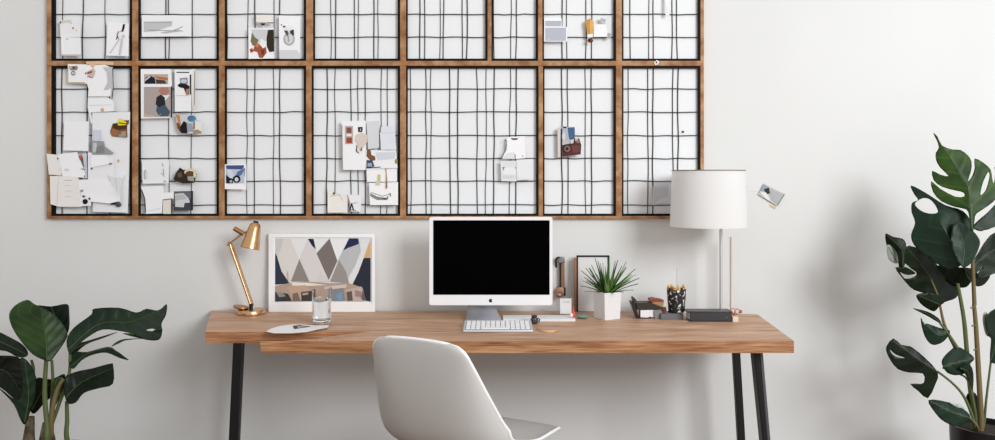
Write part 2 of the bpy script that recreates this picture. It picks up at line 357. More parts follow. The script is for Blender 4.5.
paper('photo_mount', 'white mount holding two stacked photos, a slipper over a dark figure on mauve', 'photo', [(48,50),(215,50),(220,140),(222,318),(50,322)], Y0, [
    (R(66,78,198,132), (186,170,160)), ([(70,130),(75,98),(100,86),(125,98),(130,130)], (26,30,50)), (LN(72,112,100,90,6), (220,224,232)), ([(120,88),(198,98),(196,112),(150,104)], (184,112,66)), ([(130,106),(180,112),(190,130),(135,130)], (80,62,54)),
    (R(66,148,214,312), (172,160,158)), ([(158,150),(195,150),(210,185),(188,195),(160,190),(145,170)], (176,124,112)), ([(168,195),(210,192),(212,250),(195,260),(180,235)], (232,228,228)),
    ([(135,205),(158,190),(180,205),(185,250),(210,285),(200,308),(150,310),(132,280),(138,250)], (70,86,104)), ([(135,205),(158,190),(178,204),(182,245),(150,260),(130,245)], (38,40,42)), ([(66,298),(120,304),(118,312),(66,312)], (200,176,160)), (R(214,145,221,318), (30,30,32))], 2, tr=t)
paper('cream_strip', 'tall cream strip right of the kettle card in the second panel', 'paper', [(322,50),(348,50),(346,258),(330,256)], Y0, [(LN(345,60,342,250,4), (140,128,112))], 3, tr=t)
paper('kettle_card', 'tall white card with a black and blue vessel picture in the second panel', 'card', [(234,52),(326,54),(326,282),(236,284)], Y0-S, [
    (LN(245,68,315,68,6), (60,60,62)), ([(262,100),(305,96),(308,130),(266,132)], (140,146,158)), (EL(285,116,18,10), (196,204,216)), ([(250,140),(262,128),(300,132),(316,145),(314,190),(298,190),(285,155),(262,150)], (28,28,32)), ([(298,160),(314,158),(310,192),(296,192)], (170,130,100)), (R(318,80,326,190), (50,50,52)), (LN(240,195,322,195,2), LG)], 0, tr=t)
paper('collage_photo', 'cut out collage of orange, black and blue shapes in the second panel', 'photo', [(240,295),(262,300),(285,320),(298,305),(345,300),(358,330),(384,340),(382,405),(268,404),(248,372)], Y0-S, [
    ([(240,298),(262,304),(268,345),(262,385),(250,372),(252,340)], (196,132,84)), ([(262,370),(285,335),(300,345),(305,404),(270,402)], (22,22,24)), ([(300,345),(330,350),(338,390),(305,398)], (150,160,178)), (EL(328,322,24,18), (62,140,172)), (EL(322,318,14,12), (88,108,150)),
    ([(338,335),(384,340),(382,404),(340,400)], (226,226,222)), ([(335,385),(382,380),(382,404),(335,403)], (160,140,110)), ([(245,345),(262,350),(268,400),(250,375)], (120,70,40)), (R(338,338,346,380), (130,110,80))], (206,206,208), tr=t)
t = T(132, 135, 5.175)
paper('sketch_sheet', 'white sheet with a faint grey round sketch above the dark square photo', 'paper', [(52,130),(192,128),(190,250),(55,252)], Y0, [
    (EL(68,205,8,26), (176,178,182)), (EL(75,208,7,22), (218,220,224)), (LN(155,145,162,165,3), GR), (LN(160,175,166,205,3), (120,120,122)), (LN(150,195,168,215,3), GR), (EL(170,240,8,4), (170,172,176))], 1, tr=t)
paper('ring_photo', 'dark brown cutout photo with a cream ring in the second panel', 'photo', [(215,228),(228,195),(248,168),(265,180),(320,178),(335,205),(322,248),(262,250),(222,238)], Y0-S, [
    (EL(302,192,32,18), (222,206,164)), (EL(300,200,24,14), (88,70,52)), ([(285,215),(322,212),(320,240),(290,235)], (158,158,150)), ([(232,200),(255,190),(262,215),(240,222)], (96,80,62)), ([(318,190),(334,205),(328,222),(318,215)], (226,212,176))], (50,42,36), tr=t)
paper('paper_note', 'white sheet bowed behind the cream tab at the foot of the second panel', 'paper', [(48,268),(160,262),(165,298),(215,296),(215,330),(158,335),(155,405),(72,408),(68,340)], Y0-S, [(LN(50,285,66,330,5), BK), (LN(66,330,70,400,5), BK), (LN(85,395,150,378,2), LG)], 0, tr=t)
paper('cream_strip', 'cream tab with a black outline beside the dark square photo', 'paper', [(160,338),(205,332),(205,408),(160,408)], Y0-2*S, [(LN(160,336,206,330,4), BK), (LN(205,330,205,408,5), BK)], (226,220,212), tr=t)
paper('dark_photo', 'dark square photo of white folded paper at the foot of the second panel', 'photo', [(218,292),(316,290),(315,390),(218,392)], Y0-2*S, [
    (R(222,296,312,330), (104,106,112)), ([(222,305),(265,300),(295,330),(300,350),(272,352),(268,374),(224,372)], (206,207,209)), ([(224,312),(262,306),(285,330),(224,340)], (182,184,187)), (R(305,290,316,390), (44,46,50))], (68,70,75), tr=t)
paper('blue_photo', 'white bordered blue photo with black glasses at the left of the third lower panel', 'photo', [(480,152),(592,150),(592,282),(480,280)], Y0, [
    (R(485,156,580,250), (188,196,212)), ([(486,158),(580,156),(575,178),(490,176)], (66,86,126)), ([(545,190),(585,170),(582,215),(555,232),(535,215)], (92,116,160)), ([(490,178),(515,182),(530,215),(505,225)], (208,216,230)),
    (EL(542,228,20,20), (24,24,28)), (EL(541,230,10,11), (206,212,222)), ([(486,205),(505,222),(525,228),(522,250),(488,250)], (28,30,36)), (EL(512,240,7,7), (170,176,190))], 2, tr=t)
t = T(310, 110, 4)
paper('paper_note', 'tall white sheet with a red striped stamp and black square in the fourth lower panel', 'paper', [(126,45),(222,42),(225,165),(222,240),(130,240)], Y0, [
    (R(140,64,172,136), (188,170,162)), (R(146,70,166,92), (128,84,74)), (R(146,96,166,104), (236,232,230)), (R(146,110,168,132), (160,72,50)), ([(192,68),(211,68),(209,88),(193,88)], BK), (R(200,74,204,84), (190,190,190)),
    ([(182,100),(205,90),(230,100),(228,130),(212,150),(208,165),(196,162),(195,140),(180,125)], (214,202,194)), (LN(188,140,186,165,4), (60,50,46)), (LN(186,165,196,172,4), (90,60,50)), (LN(206,150,204,164,5), (150,90,66)), (LN(128,60,130,240,2), (120,110,100)), (LN(130,241,165,241,2.5), (120,100,84))], 0, tr=t)
paper('grey_sheet', 'pale grey upright sheet right of the red striped stamp', 'paper', [(226,48),(275,42),(276,150),(232,158)], Y0, [], (214,216,220), tr=t)
paper('blue_note', 'bluish white folded sheet near the right stile of the fourth lower panel', 'paper', [(278,68),(338,62),(346,158),(284,160)], Y0-S, [(LN(282,64,281,90,3), BK), (LN(286,92,340,90,2), (200,205,215))], (222,225,233), tr=t)
paper('tool_photo', 'sheet with a brown and navy tool photo at its left in the fourth lower panel', 'photo', [(222,160),(345,162),(350,232),(224,236)], Y0-2*S, [
    ([(262,170),(342,168),(342,195),(270,200)], (208,214,222)), ([(228,155),(242,158),(246,180),(260,185),(262,200),(244,205),(226,185)], (120,84,60)), ([(226,200),(250,202),(258,225),(226,234)], (58,72,98)), (R(230,212,248,226), (150,172,198)), (LN(225,232,282,228,3.5), (40,36,36)), (EL(345,205,6,10), (150,140,70))], 1, tr=t)
paper('stroke_note', 'white note with a long tan brush stroke in the fourth lower panel', 'paper', [(226,236),(348,234),(348,286),(228,288)], Y0-S, [
    ([(292,212),(304,210),(308,260),(310,312),(304,312),(302,250)], (196,164,130)), (LN(307,262,306,314,3), (96,70,48)), (R(270,258,282,286), (200,190,140)), (R(262,284,280,300), (206,198,170))], 0, tr=t)
paper('paper_note', 'cream stained sheet at the lower left of the fourth lower panel', 'paper', [(72,300),(96,335),(150,338),(150,412),(70,412)], Y0, [
    (LN(80,345,118,338,3), (206,180,156)), (LN(118,338,130,362,2), (200,176,160)), (EL(95,334,4,5), (110,70,50)), (LN(72,411,150,411,3), (196,180,168))], 3, tr=t)
paper('sketch_sheet', 'small white card with a black tripod sketch in the fourth lower panel', 'card', [(150,338),(206,340),(204,406),(164,406)], Y0-S, [
    (LN(166,372,160,400,5), BK), (LN(166,372,174,402,5), BK), (LN(160,398,184,402,3), DG), (LN(158,376,190,370,2.5), (180,150,130)), (LN(150,340,160,375,3), (170,130,110))], 1, tr=t)
paper('boat_sketch', 'white sheet with a grey boat shaped sketch in the fourth lower panel', 'paper', [(236,292),(352,288),(352,380),(240,380)], Y0-2*S, [
    ([(240,332),(268,346),(300,352),(310,360),(268,360),(242,345)], (132,134,136)), (LN(245,330,290,345,3), GR), (LN(290,345,322,335,3), GR), (LN(312,345,308,358,4), DG), (LN(320,332,322,345,4), DG), ([(285,350),(310,352),(300,358)], (60,60,60)), (LN(240,380,352,380,2), LG)], 2, tr=t)
t = T(490, 120, 5.5)
paper('folded_paper', 'folded white paper shape hung from a brown clip in the fifth lower panel', 'paper', [(95,95),(190,88),(196,210),(138,214),(64,214),(92,165)], Y0, [
    (EL(135,100,20,10,12,0,PI), (84,62,42)), ([(100,180),(135,178),(138,212),(66,213)], (222,224,228)), (LN(137,188,139,212,4), BK), (LN(92,130,66,212,2.5), DG), (EL(180,198,3,3), DG), (EL(84,112,4,8), (150,130,110))], 2, tr=t)
paper('tracing_sheet', 'pale sheet with a small square drawing below the folded paper shape', 'paper', [(58,226),(145,224),(146,338),(62,336)], Y0, [
    (R(68,262,144,316), (232,233,233)), (LN(70,262,80,262,4), BK), (LN(73,262,75,276,4), (80,70,60)), (LN(138,262,144,266,4), (90,90,90)), (R(72,300,142,316), (214,216,216))], (222,223,225), tr=t)
paper('tracing_sheet', 'blank pale sheet at the right of the fifth lower panel', 'paper', [(146,218),(238,214),(236,326),(148,332)], Y0-S, [(R(150,316,234,326), (226,227,228))], (230,231,233), tr=t)
paper('camera_photo', 'cut out photo of a burgundy camera against blue in the sixth lower panel', 'photo', [(370,48),(388,38),(466,38),(468,100),(490,98),(502,135),(500,190),(388,205),(372,206)], Y0, [
    ([(372,50),(386,46),(388,205),(374,206)], (214,206,198)), (R(392,42,430,110), (176,182,194)), ([(426,42),(466,40),(466,108),(436,106)], (72,98,136)), ([(390,48),(398,46),(396,205),(388,205)], (44,40,44)),
    ([(396,138),(440,130),(440,110),(465,100),(472,120),(490,100),(502,138),(498,188),(398,202)], (84,46,46)), (EL(425,158,26,26), (52,34,36)), (EL(425,158,17,17), (128,104,104)), (EL(424,158,9,9), (40,32,34)),
    (EL(484,118,10,10), (150,110,106)), ([(450,140),(494,138),(492,178),(455,182)], (110,64,62)), ([(440,112),(462,104),(458,128),(444,130)], (206,206,210)), (R(402,36,420,44), BK), (EL(406,90,10,24), (204,208,216))], (190,190,196), tr=t)
paper('grey_offcut', 'grey crumpled sheet at the foot of the rightmost panel beside the lampshade', 'paper', [(653,186),(669,184.6),(670,204.5),(661,203),(652.5,205.5)], Y0, [([(654,188),(668,187),(668,196),(660,199),(654,204)], (192,194,197))], (206,207,209))
mb = MB(); mb.ball(P(683, 131.8, Y0+.02), .005, M_iron); mb.tube([P(683, 131.8, Y0+.02), P(683, 131.8, 3.596)], .0015, 6, M_iron)
tag(mb.build('push_pin'), 'tiny black push pin in the rightmost lower panel', 'pin')
t = T(730, 160, 4.4)
paper('wall_photo', 'small tilted grey photo stuck on the bare wall right of the lampshade', 'photo', [(148,104),(243,150),(208,202),(124,152)], 3.594, [
    ([(148,106),(172,120),(150,138),(132,136)], (150,158,176)), ([(150,128),(172,122),(176,148),(160,150),(166,165),(178,172),(160,170)], (52,52,52)), ([(132,142),(158,142),(180,180),(160,172)], (226,227,228)),
    ([(176,125),(238,152),(210,195),(182,175)], (176,178,180)), (LN(240,150,208,200,4), (120,120,122))], (196,198,200), tr=t, curl=.002, group='photos on the bare wall')
paper('paper_scrap', 'yellow torn scrap just below the tilted wall photo', 'paper', [(176,196),(190,198),(206,206),(202,214),(188,210),(176,204)], 3.597, [(LN(180,200,202,210,3), (206,170,110))], (232,214,176), tr=t, curl=.001, group='photos on the bare wall')

# ------------------------------------------------------------------ desk
desk = thing('desk', 'long oak topped desk with black slanting legs against the white wall', 'desk', (0, 3.25, 0))
th = .044
d1, d2 = 3.097, 2.92
mb = MB()
back = [(-1.285, 3.592), (.5, 3.575), (1.135, 3.49)]
xn = (260-CX)*d2/F; xr = (794-CX)*d2/F
XL = -1.131
def prism(mb, poly, zt, zb, mt, ms):
    n = len(poly)
    mb.add([(x, y, zt) for x, y in poly], [tuple(range(n))], mt); mb.add([(x, y, zb) for x, y in poly], [tuple(range(n-1, -1, -1))], ms)
    for i in range(n):
        a, b = poly[i], poly[(i+1) % n]
        mb.add([(a[0], a[1], zb), (b[0], b[1], zb), (b[0], b[1], zt), (a[0], a[1], zt)], [(0,1,2,3)], ms)
xr1 = xr+(back[2][0]-xr)*(d1-d2)/(back[2][1]-d2)
prism(mb, [(XL, d1), (xr1, d1), back[2], back[1], back[0]], TOP, TOP-th, M_desk, M_edge)
# front board: its rear edge starts sunken below the left board and rises flush with it
st = [(xn, -.043), (xn+.08, -.040), (xn+.17, -.026), (xn+.27, -.010), (xn+.36, 0.0), (xr, 0.0)]
vs = []; 
for i, (x, dz) in enumerate(st):
    xb = x if i < len(st)-1 else xr1
    x0 = x+(.004 if i == 0 else 0)
    vs += [(x, d2, TOP), (xb, d1, TOP+dz), (x0, d2, TOP-th), (xb, d1, TOP-th)]
for i in range(len(st)-1):
    a = i*4; b = a+4
    mb.add([vs[a], vs[b], vs[b+1], vs[a+1]], [(0,1,2,3)], M_desk)
    mb.add([vs[a], vs[b], vs[b+2], vs[a+2]], [(3,2,1,0)], M_edge)
    mb.add([vs[a+2], vs[b+2], vs[b+3], vs[a+3]], [(3,2,1,0)], M_edge)
mb.add([vs[0], vs[1], vs[3], vs[2]], [(0,1,2,3)], M_edge)
k = (len(st)-1)*4; mb.add([vs[k], vs[k+1], vs[k+3], vs[k+2]], [(3,2,1,0)], M_edge)
mb.build('worktop', None, desk, smooth=0)
M_legs = mat((96,98,102), .4, .5, name='grey_steel')
def leg(px0, py0, px1, py1, Y, w, d, yb=None, mt=None):
    a = P(px0, py0, Y); b = P(px1, py1, Y); u = (b-a)/(a.z-b.z)
    zt = TOP-th; top = a+u*(a.z-zt); bot = a+u*(a.z-0)
    top.y = Y; bot.y = Y+(yb or 0)
    m = MB(); B = [bot+Vector((sx*w/2, sy*d/2, 0)) for sx, sy in ((-1,-1),(1,-1),(1,1),(-1,1))]; Tt = [top+Vector((sx*w/2, sy*d/2, 0)) for sx, sy in ((-1,-1),(1,-1),(1,1),(-1,1))]
    m.hexa(B, Tt); m.build('leg', mt or M_iron, desk, bevel=.003); return top, bot
lt, lb = leg(239, 343, 234.5, 440, 3.12, .038, .03)
lt2, lb2 = leg(240, 343, 235.5, 440, 3.42, .032, .03)
rt, rb = leg(736, 353, 741, 440, 3.40, .030, .03)
ra, rbb = leg(754.6, 353, 763.2, 440, 3.02, .019, .05)
rc, rcb = leg(760.6, 353, 768.2, 440, 3.02, .013, .02, mt=M_legs)
for a, b in ((lt, lt2), (ra, rt)):
    c = (a+b)/2; m = MB(); m.box((c.x, c.y, TOP-th-.006), (.036, abs(b.y-a.y)+.03, .012), rot=Matrix.Rotation(-math.atan2(b.x-a.x, b.y-a.y), 3, 'Z')); m.build('mounting_plate', M_iron, desk)
m = MB(); m.tube([ra+Vector((0,0,-.02)), ra+Vector((.02,.06,-.03)), rt+Vector((0,0,-.02))], .008, 8); m.build('brace', M_gold_d, desk)
for a, b in ((lb, lb2), (rbb, rb)):
    m = MB(); m.tube([a+Vector((0,0,.012)), b+Vector((0,0,.012))], .012, 8); m.build('floor_bar', M_iron, desk)

# ------------------------------------------------------------------ chair
f = Vector((.47, .883, 0)); r = Vector((.883, -.47, 0)); C0 = Vector((-.232, 2.53, 0))
chair = thing('shell_chair', 'white moulded plastic shell chair seen from behind at the desk', 'chair', C0+f*.2)
prof = [(-.05,.840,.160,.012), (-.048,.80,.174,.02), (-.035,.72,.194,.045), (-.012,.62,.214,.075), (.02,.53,.231,.092), (.06,.475,.240,.092), (.12,.445,.243,.070),
        (.20,.435,.243,.055), (.32,.440,.246,.022), (.44,.446,.246,.010), (.52,.446,.240,.003), (.55,.438,.222,.0)]
pr = smoothline([Vector(p[:3]) for p in prof], 4); cr = [0]*len(pr)
pr2 = smoothline([Vector((p[3], 0, 0)) for p in prof], 4)
nu = 20; vs = []; fs = []
for i, p in enumerate(pr):
    c = pr2[i].x; nxt = pr[min(i+1, len(pr)-1)]; prv = pr[max(i-1, 0)]
    t2 = Vector((nxt.x-prv.x, nxt.y-prv.y)).normalized(); nrm = Vector((-t2.y, t2.x)) # towards the sitter
    if nrm.dot(Vector((.7, .7))) < 0: nrm = -nrm
    for k in range(nu+1):
        u = -1+2*k/nu; s_ = abs(u)
        tq = min(1, (prof[0][1]-p.y)/.04) if i < 12 else 1; wu = (p.z-.04*(1-math.sqrt(max(0, 1-(1-tq)**2))))*math.sin(u*PI/2*.93)/math.sin(PI/2*.93)
        off = c*(s_**2.6)
        dip = 0
        tuck = (.02*(s_**4)*(1 if i < 4 else 0))
        y_ = p.x+nrm.x*off; z_ = p.y+nrm.y*off+dip
        if i >= len(pr)-6: z_ -= .004*(s_**4)*((i-len(pr)+7)/6); y_ -= .02*(s_**3)*((i-len(pr)+7)/6)
        vs.append(C0+f*y_+r*wu+Vector((0, 0, z_+(.010*(1-s_*s_)-.006)*max(0, 1-i/9)**2)))
for i in range(len(pr)-1):
    for k in range(nu): a = i*(nu+1)+k; fs.append((a, a+1, a+nu+2, a+nu+1))
m = MB(); m.add(vs, fs); sh = m.build('seat_shell', mat((198,197,195), .42, spec=.35, name='shaded_shell_plastic'), chair, smooth=80, solid=.009)  # white plastic greyed down, the shade on the back is in its colour
rim_pts = [vs[k] for k in range(nu+1)]+[vs[i*(nu+1)+nu] for i in range(1, len(pr))]+[vs[(len(pr)-1)*(nu+1)+k] for k in range(nu-1, -1, -1)]+[vs[i*(nu+1)] for i in range(len(pr)-2, -1, -1)]
m = MB(); m.tube(rim_pts, .0058, 8); o = m.build('rim', mat((246,246,247), .3, name='lit_rim_plastic'), chair)  # same plastic in brighter white, the lit edge is painted into the rim
for sx, sy in ((-1,.05), (1,.05), (-1,.36), (1,.36)):
    a = C0+r*(sx*.13)+f*(.2+(sy-.2)*.6)+Vector((0,0,.43)); b = C0+r*(sx*.21)+f*(.2+(sy-.2)*1.35)
    m = MB(); m.tube([a, b], [.014, .010], 10); m.build('leg', mat((196,160,120), .5, name='beech'), chair)
m = MB()
for sx in (-1, 1): m.tube([C0+r*(sx*.14)+f*.08+Vector((0,0,.405)), C0+r*(sx*.14)+f*.32+Vector((0,0,.405))], .007, 8)
for q in (.08, .32): m.tube([C0+r*-.14+f*q+Vector((0,0,.405)), C0+r*.14+f*q+Vector((0,0,.405))], .007, 8)
m.build('leg_frame', M_iron, chair)

# ------------------------------------------------------------------ computer
YM = 3.36
a = P(429, 217, YM); b = P(552.6, 305.5, YM); cx = (a.x+b.x)/2; bz = b.z
foot_c = D(484, 319)
comp = thing('desktop_computer', 'white all in one desktop computer with a black screen on the desk', 'computer', (cx, YM+.03, TOP))
def rrect(x0, z0, x1, z1, rr, n=5):
    pts = []
    for (qx, qz, a0) in ((x1-rr, z1-rr, 0), (x0+rr, z1-rr, PI/2), (x0+rr, z0+rr, PI), (x1-rr, z0+rr, 1.5*PI)):
        for k in range(n+1): an = a0+PI/2*k/n; pts.append((qx+rr*math.cos(an), qz+rr*math.sin(an)))
    return pts
m = MB(); loops = []
for (y, ins, rr) in ((YM, .0015, .008), (YM+.003, 0, .009), (YM+.014, 0, .009), (YM+.03, .03, .02), (YM+.045, .10, .04)):
    loops.append([(x, y, z) for x, z in rrect(a.x+ins, b.z+ins, b.x-ins, a.z-ins, rr)])
n = len(loops[0]); vv = [v for l in loops for v in l]; ff = []
for i in range(len(loops)-1):
    for k in range(n): ff.append((i*n+k, i*n+(k+1) % n, (i+1)*n+(k+1) % n, (i+1)*n+k))
ff.append(tuple(range(n))); ff.append(tuple(range((len(loops)-1)*n+n-1, (len(loops)-1)*n-1, -1)))
m.add(vv, ff); m.build('case', mat((240,240,242), .35, name='white_casing'), comp)
m = MB(); s0 = P(433.2, 220.3, YM-.001); s1 = P(549.6, 294.8, YM-.001)
m.box(((s0.x+s1.x)/2, YM-.0003, (s0.z+s1.z)/2), (s1.x-s0.x, .0014, s0.z-s1.z)); m.build('screen', mat((2,2,3), .3, spec=.02, name='black_screen'), comp)
# fruit shaped emblem under the screen
m = MB(); lc = P(490.6, 300.6, YM-.0006); sz = .0075
ap = [(0,.75),(.35,.9),(.75,.75),(.92,.55),(.62,.2),(.62,-.1),(.98,-.35),(.7,-.8),(.4,-1),(0,-.88),(-.4,-1),(-.75,-.75),(-.98,-.2),(-.95,.45),(-.65,.8),(-.3,.9)]
nn = len(ap); m.add([(lc.x+x*sz, YM-.0008, lc.z+z*sz) for x, z in ap]+[(lc.x+x*sz, YM+.001, lc.z+z*sz) for x, z in ap], [tuple(range(nn))]+[(k, (k+1) % nn, nn+(k+1) % nn, nn+k) for k in range(nn)])
lf = [(0,1.0),(.05,1.3),(.4,1.6),(.35,1.2)]; m.add([(lc.x+x*sz, YM-.0008, lc.z+z*sz) for x, z in lf], [(0,1,2,3)])
m.build('emblem', mat((16,16,18), .4), comp, smooth=0)
# bent sheet stand
yF = 3.262; zs = TOP
fl, fr_ = P(464.5, 0, yF).x, P(503, 0, yF).x; tl, tr_ = P(467.5, 0, YM+.03).x, P(495.5, 0, YM+.03).x
path = [(yF, zs+.003, fl, fr_), (yF+.06, zs+.005, fl+.002, fr_-.006), (yF+.11, zs+.012, fl+.006, fr_-.014), (yF+.145, zs+.03, tl-.002, tr_+.006), (yF+.16, zs+.06, tl, tr_), (yF+.155, zs+.16, tl+.004, tr_-.004)]
ys = smoothline([Vector((q[0], q[1], 0)) for q in path], 4); xs_ = smoothline([Vector((q[2], q[3], 0)) for q in path], 4)
m = MB(); vv = []; ff = []
for p, x in zip(ys, xs_): vv += [(x.x, p.x, p.y), (x.y, p.x, p.y)]
for i in range(len(ys)-1): ff.append((2*i, 2*i+1, 2*i+3, 2*i+2))
m.add(vv, ff); m.build('stand', M_alu, comp, smooth=80, solid=.005)
m = MB(); m.box((cx, YM+.05, (a.z+b.z)/2-.02), (.09, .03, .10)); m.build('hinge_block', M_alu, comp, bevel=.004)

# keyboard
k0 = D(463, 332.6); k1 = D(533, 332.6); kb = 3.232
kl, kr, kf = k0.x, k1.x, k0.y
kbd = thing('keyboard', 'slim white keyboard lying in front of the desktop computer', 'keyboard', ((kl+kr)/2, (kf+kb)/2, TOP))
m = MB(); m.hexa([(kl,kf,TOP+.001),(kr,kf,TOP+.001),(kr,kb,TOP+.001),(kl,kb,TOP+.001)], [(kl,kf,TOP+.009),(kr,kf,TOP+.009),(kr,kb,TOP+.020),(kl,kb,TOP+.020)])
m.build('body', mat((214,216,221), .4, .3, name='keyboard_body'), kbd, bevel=.002)
m = MB(); zz = lambda y: TOP+.009+(y-kf)/(kb-kf)*.011
mk = mat((140,142,146), .5)
m.add([(kl+.008, kf+.012, zz(kf+.012)+.0006), (kr-.008, kf+.012, zz(kf+.012)+.0006), (kr-.008, kb-.01, zz(kb-.01)+.0006), (kl+.008, kb-.01, zz(kb-.01)+.0006)], [(0,1,2,3)])
m.build('key_bed', mk, kbd)
kx = (kr-kl-.018)/13; ky = (kb-kf-.026)/5
for j in range(5):
    row = [(q, 1) for q in range(13)] if j else [(0,1),(1,1),(2,1),(3,6),(9,1),(10,1),(11,1),(12,1)]
    for q, wd in row:
        x0 = kl+.009+q*kx; y0 = kf+.013+j*ky; yc = y0+ky/2
        m = MB(); c = Vector((x0+wd*kx/2, yc, zz(yc)+.0018)); m.box(c, (wd*kx-.0022, ky-.005, .003), rot=Matrix.Rotation(math.atan2(.011, kb-kf), 3, 'X'), taper=.9); m.build('key', M_white, kbd, smooth=0)
m = MB(); m.box((k1.x-.018, kf+.008, TOP+.0015), (.014, .01, .005)); m.build('rubber_foot', M_iron, kbd)

# ------------------------------------------------------------------ picture on the desk
pf = thing('picture_frame', 'white framed abstract diamond print leaning on the wall above the desk', 'picture', (P(321.5, 311.5, 3.56).x, 3.56, TOP))
lean = lambda z: 3.553+.026*(z-TOP)/.36
def PL(px, py, off=0):          # a point on the leaning front plane
    Y = 3.56
    for _ in range(4): p = P(px, py, Y); Y = lean(p.z)-off
    return P(px, py, Y)
q = [PL(268.6, 311.6), PL(374.8, 311.8), PL(374.8, 233.8), PL(268.6, 233.6)]
i_ = [PL(273.6, 303.2), PL(371.8, 303), PL(371.8, 237.6), PL(273.6, 237.4)]
for v in q[:2]: v.z = TOP+.0005
dv = Vector((0, .014, 0)); m = MB()
for k in range(4):
    a_, b_, c_, d_ = q[k], q[(k+1) % 4], i_[(k+1) % 4], i_[k]
    m.hexa([a_, b_, b_+dv, a_+dv], [d_, c_, c_+dv, d_+dv])
m.build('frame', mat((242,242,243), .4, name='white_frame'), pf, smooth=30)
m = MB(); m.hexa([i_[0]+Vector((-.003,.006,-.003)), i_[1]+Vector((.003,.006,-.003)), i_[1]+Vector((.003,.012,-.003)), i_[0]+Vector((-.003,.012,-.003))], [i_[3]+Vector((-.003,.006,.003)), i_[2]+Vector((.003,.006,.003)), i_[2]+Vector((.003,.012,.003)), i_[3]+Vector((-.003,.012,.003))]); m.build('mat_board', mat((238,238,239), .6), pf, smooth=0)
t = T(260, 225, 4.63)
GY = (206,206,207); art = [
 (R(70,64,512,355), (214,212,212)),
 ([(70,64),(108,64),(100,100),(82,150),(70,130)], (200,200,202)), ([(70,130),(82,150),(100,215),(138,272),(70,276)], (44,52,66)),
 ([(108,64),(140,64),(182,158),(145,255),(138,270),(100,215),(80,150),(100,100)], (216,212,208)), ([(140,64),(222,64),(182,158)], (226,226,228)),
 ([(182,158),(228,262),(143,262)], (140,132,128)), ([(182,158),(222,66),(262,130),(318,255),(235,268)], (214,210,210)), ([(222,64),(248,64),(258,112),(240,95)], (28,36,62)),
 ([(248,64),(322,62),(262,128)], (228,229,231)), ([(322,62),(358,165),(318,255),(262,132)], (120,110,108)), ([(322,62),(412,62),(385,115),(358,165)], (232,232,234)),
 ([(262,262),(278,215),(300,232),(318,262)], (208,206,206)),
 ([(412,62),(455,62),(458,88),(410,105),(385,118)], (30,40,78)), ([(385,118),(410,105),(460,90),(465,120),(440,190),(408,250),(366,160)], (184,186,188)), ([(366,162),(398,215),(412,270),(325,262)], (150,144,142)),
 ([(458,62),(512,62),(470,190),(428,275),(412,270),(408,245),(440,190),(466,120)], (220,222,224)), ([(512,70),(512,152),(480,152),(500,95)], (214,170,118)), ([(480,153),(512,153),(512,355),(490,350),(475,290),(428,275),(455,220)], (36,42,56)),
 ([(70,282),(140,268),(220,262),(330,270),(410,268),(475,290),(490,350),(70,355)], (176,152,134)), ([(145,266),(228,268),(310,278),(225,282),(150,280)], (226,222,218)), ([(70,310),(130,318),(148,352),(70,355)], (58,58,60)),
 ([(75,312),(100,310),(120,330),(90,335)], (140,140,142)), ([(125,285),(210,278),(230,300),(190,345),(150,340)], (190,160,138)), ([(150,318),(175,312),(188,352),(152,352)], (120,106,96)), ([(190,310),(240,305),(242,352),(192,352)], (66,58,54)), ([(196,316),(225,312),(222,322),(198,326)], (170,160,150)),
 ([(332,300),(385,292),(395,350),(335,352)], (128,134,142)), ([(350,325),(380,310),(382,348),(360,350)], (120,150,176)), ([(395,300),(470,285),(482,330),(475,352),(405,352)], (192,172,166)), ([(400,310),(425,305),(430,350),(405,352)], (96,84,80)),
 ([(440,300),(470,310),(470,335),(440,330)], (150,130,124)), ([(300,285),(400,275),(400,290),(300,300)], (206,194,186)), ([(475,300),(490,345),(480,352),(468,340)], (110,90,86)), (LN(128,215,130,262,3), (180,168,158))]
m = MB()
for k, (poly, c) in enumerate(art):
    pts = [Vector(p_) for p_ in t(poly)]; r_ = delaunay_2d_cdt(pts, [], [list(range(len(pts)))], 1, 1e-5)
    m.add([PL(v.x, v.y, -.0052+.00012*k) for v in r_[0]], [tuple(f_) for f_ in r_[2]], mat(c, .6, spec=.3, name='print'))
m.build('print', None, pf, smooth=0)

# ------------------------------------------------------------------ brass desk lamp
lb0 = D(251, 312.0); YL = lb0.y-.0
YL = 3.50; bc = Vector(((251-CX)*YL/F, YL, TOP))
dl = thing('desk_lamp', 'brass articulated desk lamp at the left end of the desk', 'lamp', bc)
m = MB(); m.lathe(bc, [(.055,.0),(.060,.003),(.060,.016),(.057,.020),(.02,.021)], 36); m.build('base', M_gold, dl)
tc = bc+Vector((-.045, .005, .032)); m = MB(); m.lathe(tc, [(.028,-.008),(.034,-.004),(.034,.001),(.030,-.001),(.01,-.003)], 28, rot=Matrix.Rotation(math.radians(8), 3, 'Y')); m.build('base_dish', M_gold_d, dl)
m = MB(); m.tube([bc+Vector((0,0,.018)), bc+Vector((0,0,.045))], .008, 12); m.build('pivot', M_iron, dl)
e = P(229.5, 243.5, YL); b0 = P(251, 306, YL)
m = MB(); m.tube([b0+Vector((.0,0,0)), e+Vector((0,0,0))], [.0055,.0065], 12); m.build('lower_arm', M_gold, dl)
m = MB(); m.tube([b0+Vector((.009,.008,0)), e+Vector((.009,.008,0))], .003, 8); m.build('tension_rod', M_gold_d, dl)
e2 = P(243.5, 232.5, YL)
m = MB(); m.tube([P(227,245.5,YL-.004), P(240,235.5,YL-.004), P(248,231,YL-.004)], .0035, 8); m.ball(e, .008); m.build('upper_arm', M_gold_d, dl)
m = MB(); m.tube([P(234.2,228.4,YL-.012), P(243.8,234,YL-.012)], .0105, 16); m.build('counterweight', M_gold_d, dl)
st_, sb = P(255.6, 223.8, YL-.01), P(249.8, 248.6, YL-.03)
